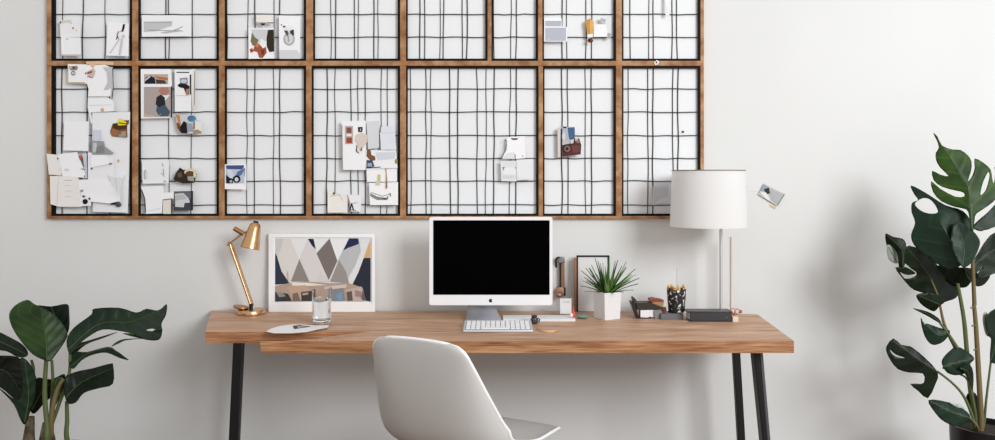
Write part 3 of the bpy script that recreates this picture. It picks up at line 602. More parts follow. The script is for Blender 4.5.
ax = (sb-st_); Ln = ax.length; rot = Vector((0,0,1)).rotation_difference(ax).to_matrix()
m = MB(); m.lathe(st_, [(.012,-.004),(.017,-.002),(.022,.004),(.026,.02),(.036,Ln*.7),(.041,Ln),(.039,Ln),(.034,Ln*.7),(.022,.02),(.010,.006)], 32, rot=rot); m.build('lamp_shade', M_gold, dl)
m = MB(); m.lathe(st_, [(.009,-.012),(.011,-.010),(.011,-.002)], 16, rot=rot); m.build('switch', M_iron, dl)

# ------------------------------------------------------------------ glass of water
gc = D(321.8, 323.5); gk = gc.y/F
gl = thing('water_glass', 'clear drinking glass of water in front of the framed print', 'glass', gc)
M_glass = mat((250,250,250), .02, trans=1, ior=1.45, name='clear_glass'); M_water = mat((245,250,252), .0, trans=1, ior=1.33, name='water')
Hh = 35.5*gk; ro = 9.2*gk; rt_ = 9.9*gk
m = MB(); m.lathe(gc, [(ro*.78,.001),(ro*.9,.004),(ro,.014),(ro,.05),(rt_,Hh-.004),(rt_,Hh),(rt_-.0022,Hh),(ro-.003,.05),(ro-.003,.020),(ro*.6,.016)], 40); m.build('tumbler', M_glass, gl, smooth=60)
m = MB(); m.lathe(gc, [(ro*.6,.0165),(ro-.0034,.0205),(ro-.0034,.05),(ro-.0025,Hh*.72),(ro*.3,Hh*.72)], 40); m.build('water', M_water, gl, smooth=50)

# open white leaflet with a black triangle
t7 = T(195, 300, 7.1)
ol = t7([(505,222),(540,200),(600,182),(690,170),(760,172),(850,178),(950,176),(942,194),(850,212),(790,226),(680,234),(560,234)])
m = MB()
top = [D(x, y+.3, TOP+.007) for x, y in ol]; bot = [D(x, y+.9, TOP+.001) for x, y in ol]; n = len(top)
m.add(top+bot, [tuple(range(n)), tuple(range(2*n-1, n-1, -1))], mat((236,236,236), .6)); m.add(top+bot, [(k, (k+1) % n, n+(k+1) % n, n+k) for k in range(n)], mat((214,214,214), .6))
bl = [D(x, y, TOP+.0085) for x, y in t7([(695,182),(740,178),(825,188),(770,194),(705,205)])]; m.add(bl, [tuple(range(5))], mat((30,30,32), .4))
bl = [D(x, y, TOP+.0092) for x, y in t7([(722,188),(790,187),(735,197)])]; m.add(bl, [(0,1,2)], mat((200,200,202), .5))
tag(m.build('leaflet', smooth=0), 'white leaflet with a black triangle lying at the front left of the desk', 'leaflet')

# ------------------------------------------------------------------ things right of the computer
def dbox(name, label, cat, x0, x1, yfront, depth, h, material, group=None, bevel=.001, top=None, z0=0, rot=0):
    a = D(x0, yfront, TOP+z0); b = D(x1, yfront, TOP+z0); c = (a+b)/2
    m = MB(); m.box((c.x, c.y+depth/2, TOP+z0+h/2), (b.x-a.x, depth, h), rot=Matrix.Rotation(rot, 3, 'Z'))
    o = m.build(name, material, bevel=bevel); return tag(o, label, cat, group)
dbox('paper_pad', 'flat white pad lying on the desk behind the computer stand', 'pad', 503, 575.5, 321.5, .10, .010, mat((226,228,230), .6))
jc = D(534.3, 323.8)
jr = thing('ink_jar', 'tiny smoked glass jar beside the right end of the keyboard', 'jar', jc)
m = MB(); m.lathe(jc, [(.008,0),(.014,.003),(.017,.014),(.014,.024),(.010,.026),(.012,.030),(.0125,.035),(.009,.035),(.009,.028),(.004,.02)], 24); m.build('body', mat((70,74,76), .12, spec=.7, trans=.4), jr)
m = MB(); m.tube([jc+Vector((.014,0,.024)), jc+Vector((.022,0,.018)), jc+Vector((.018,0,.006))], .0025, 8); m.build('handle', M_iron, jr)
rb_ = [(536,329.2), (542,330.2), (548,331.2), (554,331), (558.5,329.8)]
m = MB(); vv = []; ff = []
for k, (x, y) in enumerate(rb_): 
    wd = (.6,1.2,1.3,1.1,.3)[k]; 
    for dy, hz in ((-wd, .006), (wd, .002)): vv.append(D(x, y+dy, TOP+hz))
for k in range(4): ff.append((2*k, 2*k+1, 2*k+3, 2*k+2))
m.add(vv, ff); tag(m.build('leather_strap', mat((214,170,128), .6), solid=.003, smooth=60), 'curved tan leather strip right of the keyboard', 'strap')

# bracket with a brass knob hung on the wall
YWb = 3.575
br = thing('wall_bracket', 'brass and black hinged bracket on the wall right of the computer', 'bracket', P(560.5, 297, 3.598))
m = MB(); pxbox(561, 261, 564.6, 289, YWb, 3.599, m); m.build('arm', mat((158,122,98), .35, .8), br, bevel=.002)
m = MB(); pxbox(559.8, 262, 561.4, 289, YWb+.004, 3.599, m); m.build('side_rail', M_iron, br)
m = MB(); pxbox(558.3, 257.3, 564.8, 263, YWb-.014, 3.599, m); m.build('clamp', mat((150,156,162), .25, .9), br, bevel=.003)
m = MB(); m.tube([P(556.2, 267.5, YWb-.01), P(555.8, 260, YWb-.01), P(557, 257.8, YWb-.01), P(560, 257.5, YWb-.01)], .0045, 8); m.build('hook', M_iron, br)
m = MB(); kc = P(560.3, 292, YWb-.008); m.lathe(kc+Vector((0,.02,0)), [(.022,-.02),(.023,0),(.020,.012),(.01,.014)], 24, rot=Matrix.Rotation(PI/2, 3, 'X')); m.ball(kc+Vector((-.006,-.004,-.014)), (.015,.01,.012)); m.build('knob', mat((182,142,120), .35, .8), br)
m = MB(); pxbox(564.3, 288, 565.6, 296, YWb-.004, 3.599, m); m.build('catch', M_iron, br)
# small white card box standing under it
o = None; m = MB(); a = D(560, 316.4); b = D(571.5, 316.4); hgt = (316.4-298.5)*a.y/F
m.box(((a.x+b.x)/2, a.y+.008, TOP+.011+hgt/2-.006), (b.x-a.x, .014, hgt-.012), material=mat((226,226,226), .6)); a2 = a.y+.0006
for z in (.64, .70): m.box(((a.x+b.x)/2+.002, a2, TOP+.011+hgt*z), ((b.x-a.x)*.6, .0006, .0012), material=mat((170,170,170), .6))
tag(m.build('card_box', smooth=0), 'small white card box with faint grey lines under the brass bracket', 'box')
# black edged board
bf = thing('leaning_display', 'white panel in a thin black metal frame leaning behind the potted plant', 'frame', P(593, 314, 3.56))
Yp = 3.555; zb = TOP
def bar(x0, y0, x1, y1, nm, mt, ya=Yp, d=.012):
    m = MB(); pxbox(x0, y0, x1, y1, ya, ya+d, m); 
    for v in m.v:
        if v.z < TOP: v.z = TOP
    m.build(nm, mt, bf, bevel=.001)
bar(576.6, 255.6, 578, 313, 'side_bar', M_iron); bar(607.8, 255.6, 609.6, 313, 'side_bar', M_iron); bar(576.6, 255.5, 609.6, 257, 'top_bar', M_iron); bar(576.6, 311.6, 609.6, 313, 'bottom_bar', M_iron)
bar(578, 257, 607.8, 311.6, 'panel', mat((222,222,222), .7), Yp+.004, .006)
bar(574.2, 258, 576.6, 313, 'wooden_edge', mat((150,108,80), .5), Yp-.002, .016)
m = MB(); c = D(573.3, 317.6, TOP+.010); c.z = TOP+.011
m.lathe(c, [(.004,0),(.008,.004),(.008,.02),(.003,.03),(.002,.055)], 12, material=mat((206,78,48), .4)); m.ball(c+Vector((-.008,-.004,.010)), (.007,.007,.009), material=mat((238,236,232), .4))
tag(m.build('bottle_stopper'), 'tiny red and white stopper at the corner of the black edged panel', 'stopper')
m = MB(); c = D(582.5, 318.5); m.ball(c+Vector((0,.0,.009)), (.026,.02,.009)); tag(m.build('teal_stone', mat((108,142,134), .35)), 'smooth teal stone on the desk left of the potted plant', 'stone')

# spiky plant in a white pot
pc = D(607, 318.4); kk = pc.y/F
pp = thing('potted_plant', 'small spiky green plant in a white square pot on the desk', 'plant', pc)
ang = math.radians(28); h = (319-292)*kk
def sq(c, hw, z, a): return [c+Vector((hw*1.414*math.cos(a+PI/4+k*PI/2), hw*1.414*math.sin(a+PI/4+k*PI/2), z)) for k in range(4)]
m = MB(); hw0, hw1 = .0395, .043
L1, L2, L3, L4 = sq(pc, hw0, 0, ang), sq(pc, hw1, h, ang), sq(pc, hw1-.005, h, ang), sq(pc, hw1-.006, h-.012, ang)
vv = L1+L2+L3+L4; ff = [(3,2,1,0)]
for j in range(3):
    for k in range(4): ff.append((j*4+k, j*4+(k+1) % 4, j*4+4+(k+1) % 4, j*4+4+k))
m.add(vv, ff); m.build('pot', mat((226,226,228), .45, name='ceramic'), pp, smooth=30, bevel=.0015)
m = MB(); m.add(sq(pc, hw1-.006, h-.010, ang), [(0,1,2,3)]); m.build('soil', mat((50,42,34), .9), pp, smooth=0)
def leaf_mat(name, c1, c2, vein, rough=.38, veins=60, spec=.2):
    m = bpy.data.materials.new(name); m.use_nodes = True; N = m.node_tree.nodes; L = m.node_tree.links; b = N['Principled BSDF']
    b.inputs['Roughness'].default_value = rough; b.inputs['Specular IOR Level'].default_value = spec
    uv = N.new('ShaderNodeUVMap'); uv.uv_map = 'UVMap'; sp = N.new('ShaderNodeSeparateXYZ'); L.new(uv.outputs[0], sp.inputs[0])
    ab = N.new('ShaderNodeMath'); ab.operation = 'ABSOLUTE'; L.new(sp.outputs[0], ab.inputs[0])
    mul = N.new('ShaderNodeMath'); mul.operation = 'MULTIPLY_ADD'; mul.inputs[1].default_value = -.8; L.new(ab.outputs[0], mul.inputs[0]); L.new(sp.outputs[1], mul.inputs[2])
    si = N.new('ShaderNodeMath'); si.operation = 'MULTIPLY'; si.inputs[1].default_value = veins; L.new(mul.outputs[0], si.inputs[0])
    s2 = N.new('ShaderNodeMath'); s2.operation = 'SINE'; L.new(si.outputs[0], s2.inputs[0])
    rp = N.new('ShaderNodeValToRGB'); rp.color_ramp.elements[0].position = .80; rp.color_ramp.elements[1].position = 1.0; rp.color_ramp.elements[0].color = (0,0,0,1); rp.color_ramp.elements[1].color = (.22,.22,.22,1); L.new(s2.outputs[0], rp.inputs[0])
    nz = N.new('ShaderNodeTexNoise'); nz.inputs['Scale'].default_value = 9; tc = N.new('ShaderNodeTexCoord'); L.new(tc.outputs['Object'], nz.inputs['Vector'])
    r2 = N.new('ShaderNodeValToRGB'); r2.color_ramp.elements[0].position = .35; r2.color_ramp.elements[1].position = .65; r2.color_ramp.elements[0].color = (*srgb(c1),1); r2.color_ramp.elements[1].color = (*srgb(c2),1); L.new(nz.outputs['Fac'], r2.inputs[0])
    mx = N.new('ShaderNodeMix'); mx.data_type = 'RGBA'; L.new(rp.outputs[0], mx.inputs[0]); L.new(r2.outputs[0], mx.inputs[6]); mx.inputs[7].default_value = (*srgb(vein),1)
    L.new(mx.outputs[2], b.inputs['Base Color'])
    bp = N.new('ShaderNodeBump'); bp.inputs['Strength'].default_value = .18; bp.inputs['Distance'].default_value = .003; L.new(s2.outputs[0], bp.inputs['Height']); L.new(bp.outputs[0], b.inputs['Normal'])
    return m
M_spike = [mat(c, .4) for c in ((46,84,36), (66,108,46), (110,146,78), (30,58,28))]
base = pc+Vector((0, 0, h-.012))
tips = []
rl = random.Random(3)
for k in range(60):
    an = rl.uniform(-PI, PI) if k > 8 else -PI/2+rl.uniform(-1.2, 1.2)
    el = rl.choice((rl.uniform(.3,.8), rl.uniform(.5,1.2), rl.uniform(.9,1.5)))
    ln = rl.uniform(.125, .172)*(1.0 if el > .5 else .82)
    d = Vector((math.cos(an)*math.cos(el), math.sin(an)*math.cos(el)*.8, math.sin(el)))
    side = d.cross(Vector((0,0,1))).normalized(); up = side.cross(d).normalized()
    b0 = base+Vector((math.cos(an)*.012, math.sin(an)*.012, 0)); m = MB(); vv = []; ff = []
    n = 6
    for j in range(n+1):
        tt = j/n; c = b0+d*ln*tt+Vector((0,0,-.018*tt*tt*(1.5-el*.8)))
        wd = .0074*(1-tt)**.7*(.8+.6*math.sin(PI*min(1, tt*1.5)))+.0003
        vv += [c-side*wd+up*.0012, c+up*-.001, c+side*wd+up*.0012]
    for j in range(n): a_ = 3*j; ff += [(a_, a_+1, a_+4, a_+3), (a_+1, a_+2, a_+5, a_+4)]
    m.add(vv, ff); m.build('leaf', M_spike[k % 4], pp, solid=.0008, smooth=60)

# black open organiser with bits in it
oc = D(646, 318.5)
og = thing('desk_organiser', 'small black angular open organiser right of the potted plant', 'organiser', oc)
t6 = T(620, 270, 7.1)
def og_prism(poly, Y, d, nm, mt, parent, zmin=TOP+.0004):
    pts = t6(poly); n = len(pts); m = MB()
    A = [P(x, y, Y) for x, y in pts]
    for v in A: v.z = max(v.z, zmin)
    m.add(A+[v+Vector((0, d, 0)) for v in A], [tuple(range(n)), tuple(range(2*n-1, n-1, -1))]+[(k, (k+1) % n, n+(k+1) % n, n+k) for k in range(n)])
    return m.build(nm, mt, parent, smooth=0)
YO = 3.385; MK = mat((28,27,27), .4); 
og_prism([(76,228),(92,226),(142,345),(122,348)], YO, .05, 'side_fin', MK, og)
og_prism([(92,200),(100,196),(118,214),(120,300),(104,260)], YO+.012, .05, 'rear_fin', mat((60,50,44), .5), og)
og_prism([(118,236),(222,232),(300,264),(310,282),(120,282)], YO+.004, .06, 'tray', mat((46,38,32), .45), og)
og_prism([(120,340),(205,342),(215,330),(222,352),(122,352)], YO-.002, .05, 'foot', MK, og)
o = og_prism([(146,286),(240,284),(240,334),(205,334),(200,338),(146,336)], YO+.002, .04, 'white_block', mat((232,232,234), .5), None, TOP+.004); tag(o, 'white block inside the black open organiser', 'block'); o.name = 'note_block'
o = og_prism([(242,286),(288,284),(300,296),(282,330),(290,346),(248,346)], YO-.006, .03, 'tape_dispenser', mat((150,152,156), .3, .6), None); tag(o, 'small silver clip block at the right of the black organiser', 'dispenser')
o = og_prism([(212,208),(240,203),(312,216),(310,226),(240,228),(214,222)], YO+.01, .05, 'eraser', mat((138,54,32), .5), None); tag(o, 'rust red rubber lying on top of the organiser pile', 'rubber')
o = og_prism([(212,240),(238,228),(312,227),(306,262),(226,262)], YO+.008, .05, 'matchbox', mat((156,130,90), .5), None); tag(o, 'tan small box below the rust red rubber', 'box')
o = og_prism([(300,270),(330,268),(330,300),(302,304)], YO+.01, .03, 'matchbox', mat((110,40,30), .5), None, TOP+.0004); tag(o, 'dark red small box between organiser and pencil pot', 'box')

# grey book and pencil pot
a = D(661, 319.6)
gb = dbox('notebook', 'thin grey notebook under the black pencil pot', 'book', 661, 683.6, 319.6, .075, .024, mat((104,106,110), .5), bevel=.001)
m = MB(); aa = D(661, 319.6); bb_ = D(683.6, 319.6)
cp = Vector((P(676.7,0,3.40).x, 3.405, TOP+.0245))
pb = thing('pencil_pot', 'black and white speckled pencil pot on the grey notebook', 'pot', cp)
M_speck = noisy('speckle', (30,30,31), (226,226,226), nscale=90, detail=3, rough=.5, pos=(.56,.64))
hp = 23*cp.y/F; m = MB(); m.lathe(cp, [(.031,0),(.034,.002),(.041,hp),(.0385,hp),(.032,.006),(.01,.005)], 32); m.build('cup', M_speck, pb)
cols = ((214,150,62), (196,128,48), (226,176,96), (60,44,32), (230,196,130), (190,110,50))
rr = random.Random(5)
for k in range(22):
    x0 = rr.uniform(-.03, .03); y0 = rr.uniform(-.02, .02); hgt = hp+rr.uniform(.004, .024)
    m = MB(); q0 = cp+Vector((x0*.6, y0*.6, .008)); q1 = cp+Vector((x0*1.25, y0*1.2, hgt)); dd = (q1-q0).normalized()
    m.tube([q0, q1-dd*.008], .0037, 8, mat(cols[k % 6], .5)); m.tube([q1-dd*.008, q1], [.0037, .0012], 8, mat((222,190,140), .6))
    o = m.build('pencil'); tag(o, 'short ochre pencil standing among others in the speckled pot', 'pencil', 'pencils in the speckled pot')
m = MB(); q0 = cp+Vector((.002, .004, .008)); q1 = P(677.2, 267, cp.y+.004); m.tube([q0, q1], .0018, 8)
tag(m.build('knitting_needle', mat((196,196,198), .35)), 'thin tall pale needle sticking up from the pencil pot', 'needle')

# black box book
a = D(690, 321.8); b = D(732, 321.8); bd = .074; hb = .0425
bk = thing('black_book', 'thick black hardcover book lying below the white table lamp', 'book', ((a.x+b.x)/2, a.y+bd/2, TOP))
m = MB(); x0, x1, y0, y1 = a.x, b.x, a.y, a.y+bd
m.box(((x0+x1)/2, (y0+y1)/2, TOP+.003), (x1-x0, bd, .006)); m.box(((x0+x1)/2-.004, (y0+y1)/2-.002, TOP+hb-.002), (x1-x0+.014, bd, .005)); m.box(((x0+x1)/2, y0+.003, TOP+hb/2), (x1-x0, .006, hb-.004)); m.build('cover', mat((34,35,40), .38, spec=.8), bk, bevel=.0015)
m = MB(); m.box(((x0+x1)/2, (y0+y1)/2+.004, TOP+hb/2-.001), (x1-x0-.004, bd-.01, hb-.009)); m.build('pages', mat((205,203,198), .8), bk, smooth=0)
m = MB(); m.box(((x0+x1)/2+.065, y0-.0004, TOP+.018), (.012, .0012, .003), rot=Matrix.Rotation(-.5, 3, 'Y')); m.build('spine_mark', mat((96,98,104), .4), bk)
wb = dbox('wooden_block', 'small pale wooden block right of the black book', 'block', 732.8, 738.5, 322.0, .06, .022, mat((222,206,192), .6))
kb_ = D(736, 321.5)
bx = thing('copper_clip', 'curled copper clip sitting on the pale wooden block', 'clip', kb_+Vector((0, .02, .022)))
m = MB(); c = ROOT[bx.name]
for dx, dz, rr_ in ((-.006,.018,.010), (.012,.016,.010)):
    m.tube([c+Vector((dx+rr_*math.cos(q*PI/5), .003*q/10, dz+rr_*1.1*math.sin(q*PI/5))) for q in range(11)], .003, 8)
m.build('loops', mat((198,150,122), .45, .2), bx); m = MB(); m.ball(c+Vector((.0,0,.006)), (.012,.008,.006)); m.ball(c+Vector((.026,0,.016)), (.006,.005,.008)); m.build('bead', mat((170,96,72), .5), bx)

# ------------------------------------------------------------------ white table lamp
YT = 3.385; pxm = YT/F
sc_ = P(708.3, 226.5, YT); 
lc = Vector((P(721, 0, YT+.04).x, YT+.04, TOP))
tl_ = thing('table_lamp', 'tall table lamp with a white drum shade on a chrome pole', 'lamp', lc)
hs = 56*pxm; r0 = 37.6*pxm; r1 = 35.6*pxm
m = MB(); m.lathe(sc_, [(r0,0),(r1,hs),(r1-.003,hs),(r0-.003,0)], 64, caps=False); 
nv = 64; m.f += [[k, (k+1) % nv, 3*nv+(k+1) % nv, 3*nv+k] for k in range(nv)]; m.mi += [0]*nv
ms = bpy.data.materials.new('linen_shade'); ms.use_nodes = True; N = ms.node_tree.nodes; L = ms.node_tree.links; b_ = N['Principled BSDF']; b_.inputs['Base Color'].default_value = (*srgb((248,248,248)),1); b_.inputs['Roughness'].default_value = .8
tr2 = N.new('ShaderNodeBsdfTranslucent'); tr2.inputs[0].default_value = (.95,.95,.94,1); mxs = N.new('ShaderNodeMixShader'); mxs.inputs[0].default_value = .4; L.new(b_.outputs[0], mxs.inputs[1]); L.new(tr2.outputs[0], mxs.inputs[2]); L.new(mxs.outputs[0], N['Material Output'].inputs[0])
m.build('lamp_shade', ms, tl_)
m = MB(); m.tube([sc_+Vector((r1*math.cos(2*PI*k/48), r1*math.sin(2*PI*k/48), hs)) for k in range(49)], .0022, 6); m.build('top_ring', mat((130,112,96), .5), tl_)
m = MB(); m.tube([lc+Vector((0,0,.012)), Vector((lc.x, lc.y, sc_.z+hs*.75))], .0068, 16); m.build('pole', M_steel, tl_)
m = MB(); m.lathe(lc, [(.034,0),(.036,.003),(.036,.010),(.030,.013),(.012,.014)], 40); m.build('base', M_steel, tl_)
m = MB()
for k in range(3): m.tube([Vector((lc.x, lc.y, sc_.z+hs*.75)), sc_+Vector((r1*.97*math.cos(2.1*k), r1*.97*math.sin(2.1*k), hs*.8))], .002, 6)
m.build('shade_spider', M_steel, tl_)
m = MB(); m.tube([Vector((lc.x, lc.y-.004, sc_.z-.003)), Vector((lc.x, lc.y-.004, sc_.z+.03))], .010, 12); m.build('socket', mat((90,74,62), .5), tl_)
m = MB(); tg = P(744.2, 190, YT-.045); m.box(tg, (.006, .006, .026), material=mat((236,226,214), .6)); m.box(tg+Vector((.002,0,-.012)), (.007, .007, .012), material=mat((178,84,58), .6)); m.build('tag', None, tl_, smooth=0)
# pale upright rod behind the lamp
c = D(731.5, 314.3, TOP); c.y = 3.50; c.x = (731.5-CX)*3.50/F
rod = thing('upright_rod', 'slender pale upright rod standing behind the black book', 'rod', Vector((c.x, c.y, TOP)))
m = MB(); m.tube([Vector((c.x, c.y, TOP+.004)), Vector((c.x, c.y, P(0, 237, 3.50).z))], .0075, 12); m.build('shaft', mat((214,208,200), .5, name='pale_rod'), rod)
m = MB(); m.lathe(Vector((c.x, c.y, TOP)), [(.018,0),(.018,.004),(.008,.006)], 20); m.build('foot', mat((200,196,190), .5), rod)
# thin thread between the shade and the wall photo
m = MB(); m.tube(smoothline([P(746.5, 192, 3.40), P(752, 191.5, 3.47), P(758, 192, 3.54), P(762, 195, 3.592)], 4), .0006, 6)
tag(m.build('thread', mat((200,196,192), .7)), 'fine pale thread from the lampshade to the wall photo', 'thread')

# ------------------------------------------------------------------ big plants
M_leafL = [leaf_mat('broad_leaf', (28,48,20), (46,70,30), (78,100,52), .42, 90), leaf_mat('broad_leaf_dark', (10,20,11), (18,31,18), (34,50,32), .4, 90), leaf_mat('broad_leaf_mid', (18,33,21), (28,45,29), (54,74,52), .4, 70)]
M_leafR = [leaf_mat('monstera_leaf', (26,50,14), (52,80,26), (92,114,52), .4, 45), leaf_mat('monstera_leaf_dark', (9,20,10), (18,32,14), (34,50,28), .4, 45), leaf_mat('monstera_leaf_teal', (14,33,21), (22,44,29), (46,70,50), .42, 45)]
def leaf(parent, outline, rib, Y, m_, tr=I, ax=0, ay=0, fold=.0, bend=0, holes=(), wav=0, rib_r=.0017, rough_k=3):
    out = smoothline([Vector((p[0], p[1], 0)) for p in tr(outline)], rough_k, True); out = [Vector((p.x, p.y)) for p in out]
    hs_ = [[Vector((p.x, p.y)) for p in smoothline([Vector((q[0], q[1], 0)) for q in tr(h_)], 3, True)] for h_ in holes]
    rb = [Vector(p) for p in tr(rib)]
    a_, b_ = rb[0], rb[-1]; dr = (b_-a_); Lr = dr.length; dr = dr/Lr; nr = Vector((-dr.y, dr.x))
    def dist(p):
        best = 1e9; al = 0; acc = 0; sg = 1
        for u, v in zip(rb[:-1], rb[1:]):
            e_ = v-u; l = e_.length; tt = max(0, min(1, (p-u).dot(e_)/(l*l))); d_ = (p-(u+e_*tt))
            if d_.length < best: best = d_.length; al = acc+l*tt; sg = 1 if e_.x*d_.y-e_.y*d_.x > 0 else -1
            acc += l
        return best, al, sg
    kpx = Y/F
    def depth(p):
        d_, al, sg = dist(p); cx_, cy_ = (a_+b_)/2
        s_ = (p-(a_+b_)/2).dot(dr)/Lr
        return Y+ax*(p.x-cx_)*kpx+ay*(p.y-cy_)*kpx+fold*d_*kpx+bend*s_*s_*Lr*kpx+wav*kpx*math.sin(al*.45+sg)*min(1, d_/6)*2
    xs = [p.x for p in out]; ys = [p.y for p in out]; g = []; stp = 2.6
    x = min(xs)
    while x < max(xs):
        y = min(ys)
        while y < max(ys): g.append(Vector((x+.1*math.sin(y), y+.07*math.cos(x)))); y += stp
        x += stp
    # midrib points so that the fold is crisp
    for u, v in zip(rb[:-1], rb[1:]):
        nn_ = max(2, int((v-u).length/2))
        for q in range(nn_): g.append(u.lerp(v, q/nn_))
    def inside(p, poly):
        c_ = False; n_ = len(poly); j_ = n_-1
        for i_ in range(n_):
            if (poly[i_].y > p.y) != (poly[j_].y > p.y) and p.x < (poly[j_].x-poly[i_].x)*(p.y-poly[i_].y)/(poly[j_].y-poly[i_].y)+poly[i_].x: c_ = not c_
            j_ = i_
        return c_
    g = [p for p in g if inside(p, out) and not any(inside(p, h_) for h_ in hs_)]
    pts = list(out); edges = [(k, (k+1) % len(out)) for k in range(len(out))]
    for h_ in hs_:
        o_ = len(pts); pts += h_; edges += [(o_+k, o_+(k+1) % len(h_)) for k in range(len(h_))]
    r_ = delaunay_2d_cdt(pts+g, edges, [], 0, 1e-3)
    V, Fc = r_[0], r_[2]
    keep = []
    for f_ in Fc:
        c_ = sum((V[i_] for i_ in f_), Vector((0, 0)))/len(f_)
        if inside(c_, out) and not any(inside(c_, h_) for h_ in hs_): keep.append(tuple(f_))
    mb = MB(); mb.add([P(p.x, p.y, depth(p)) for p in V], keep)
    o = mb.build('leaf', m_, parent, smooth=70, solid=.0012)
    uvl = o.data.uv_layers.new(name='UVMap')
    for lp in o.data.loops:
        p = V[lp.vertex_index] if lp.vertex_index < len(V) else V[0]; d_, al, sg = dist(p); uvl.data[lp.index].uv = (sg*d_*kpx*2.0, al*kpx*2.0)
    rp = [P(p.x, p.y, depth(p)-.0012) for p in (Vector((q_.x, q_.y)) for q_ in smoothline([Vector((q2.x, q2.y, 0)) for q2 in rb], 5))]
    mm = MB(); n_ = len(rp); mm.tube(rp, [rib_r*(1-.7*k/n_) for k in range(n_)], 6); mm.build('midrib', M_rib, o, origin=ROOT[parent.name])
    return o
M_rib = mat((66,84,44), .5, name='leaf_rib'); M_stem = mat((88,100,58), .5, name='stem_green'); M_stem2 = mat((112,98,62), .6, name='stem_tan'); M_bark = noisy('bark', (60,52,40), (112,100,78), nscale=40, rough=.8)

# left plant
yl = 3.08
lp = thing('leafy_plant', 'large dark green broad leaved plant standing left of the desk', 'plant', Vector(((45-CX)*yl/F, yl+.04, 0)))
t = T(0, 290, 2.933); c0 = ROOT[lp.name]
m = MB(); m.lathe(c0, [(.13,0),(.135,.004),(.165,.27),(.15,.27),(.14,.235),(.02,.235)], 40); m.build('pot', mat((60,60,62), .5), lp)
leaf(lp, [(108,45),(150,48),(196,41),(203,62),(203,112),(190,132),(165,90),(130,62)], [(185,130),(150,50)], yl+.05, M_leafL[1], t, fold=.25)
leaf(lp, [(130,206),(95,188),(60,148),(35,108),(27,72),(45,45),(80,29),(102,42),(140,60),(172,84),(198,125),(190,152),(160,195),(148,208)], [(138,206),(134,140),(122,64)], yl-.06, M_leafL[0], t, fold=.3, ax=.15, ay=-.3, wav=.1)
leaf(lp, [(195,150),(215,112),(268,72),(276,55),(350,52),(400,66),(430,55),(465,60),(489,41),(487,72),(474,98),(476,122),(466,145),(430,145),(395,130),(350,120),(300,116),(258,138),(225,165),(205,188)], [(200,175),(290,100),(390,92),(487,48)], yl-.02, M_leafL[2], t, fold=-.5, ay=-.9, holes=[[(428,118),(445,121),(458,118),(445,113)]], wav=.6)
leaf(lp, [(430,130),(452,118),(474,112),(475,125),(466,146),(430,146),(360,128),(395,128)], [(365,128),(474,135)], yl-.06, M_leafL[0], t, ay=.5)
leaf(lp, [(200,205),(218,182),(255,182),(300,170),(325,168),(345,182),(378,205),(352,200),(312,184),(272,190),(240,206),(214,232)], [(208,222),(262,184),(328,174),(374,203)], yl, M_leafL[2], t, ay=-.6, fold=.3)
leaf(lp, [(200,168),(260,148),(345,123),(305,140),(252,160),(214,190)], [(205,180),(260,153),(340,125)], yl+.02, M_leafL[1], t, ay=-.4)
leaf(lp, [(326,166),(345,150),(372,143),(420,143),(372,147),(348,157)], [(328,165),(370,145),(418,143)], yl-.01, M_leafL[0], t)
leaf(lp, [(186,262),(222,240),(270,230),(322,216),(332,222),(331,275),(290,288),(246,302),(222,330),(195,328)], [(192,318),(240,270),(330,230)], yl+.01, M_leafL[1], t, ay=-.5, fold=-.4, wav=.2)
leaf(lp, [(-60,95),(0,124),(32,140),(66,160),(82,182),(76,196),(50,196),(20,180),(-40,165)], [(-50,130),(30,165),(78,190)], yl-.04, M_leafL[1], t, ay=-.5, fold=.3)
leaf(lp, [(-60,190),(0,192),(50,196),(70,220),(80,262),(74,300),(60,330),(40,318),(0,285),(-50,270)], [(-50,230),(20,240),(70,318)], yl+.06, M_leafL[1], t, ax=-.3, fold=-.3)
leaf(lp, [(60,200),(86,214),(106,256),(102,310),(92,345),(76,392),(62,384),(40,335),(0,292),(-10,280),(55,325),(66,270)], [(72,388),(84,310),(74,215)], yl-.05, M_leafL[2], t, ax=.5, fold=.25)
leaf(lp, [(100,262),(150,262),(190,246),(178,288),(132,330),(102,362),(88,345)], [(95,350),(130,290),(186,250)], yl+.05, M_leafL[1], t, ay=.3)
leaf(lp, [(152,310),(158,270),(172,255),(192,262),(182,300),(160,345),(146,350)], [(152,345),(165,300),(182,262)], yl+.0, M_leafL[0], t, ax=.5)
def stem(parent, pts, Y, r_, mt, tr, nm='stem', end=None):
    pp_ = [P(x, y, Y+(dy[0] if dy else 0)) for (x, y, *dy) in [(*tr([(p[0], p[1])])[0], *p[2:]) for p in pts]]
    if end: pp_.append(Vector(end))
    q_ = smoothline(pp_, 5); m = MB(); n_ = len(q_); m.tube(q_, [r_*(.75+.5*k/n_) for k in range(n_)], 10); m.build(nm, mt, parent)
e0 = c0+Vector((0,0,.2))
stem(lp, [(136,200),(131,300),(138,400),(138,440)], yl-.02, .010, M_stem, t, end=e0+Vector((.0,-.02,0)))
stem(lp, [(152,206),(155,270),(151,340),(148,430)], yl+.02, .007, M_stem, t, end=e0+Vector((.02,.02,0)))
stem(lp, [(205,180),(202,250),(168,350),(146,430)], yl+.01, .007, M_stem, t, end=e0+Vector((.03,.0,0)))
stem(lp, [(185,262),(165,300),(150,390)], yl-.01, .009, M_stem2, t, end=e0+Vector((.01,.0,0)))
stem(lp, [(196,326),(197,380),(197,440)], yl+.04, .009, M_stem, t, end=e0+Vector((.08,.05,0)))
stem(lp, [(92,205),(98,230),(96,262)], yl+.02, .006, M_stem, t)
m = MB(); m.tube([P(*t([(90,372)])[0], yl+.02), P(*t([(84,440)])[0], yl+.02), e0+Vector((-.06,.0,-.02))], [.014,.022,.026], 12); m.build('trunk', M_bark, lp)
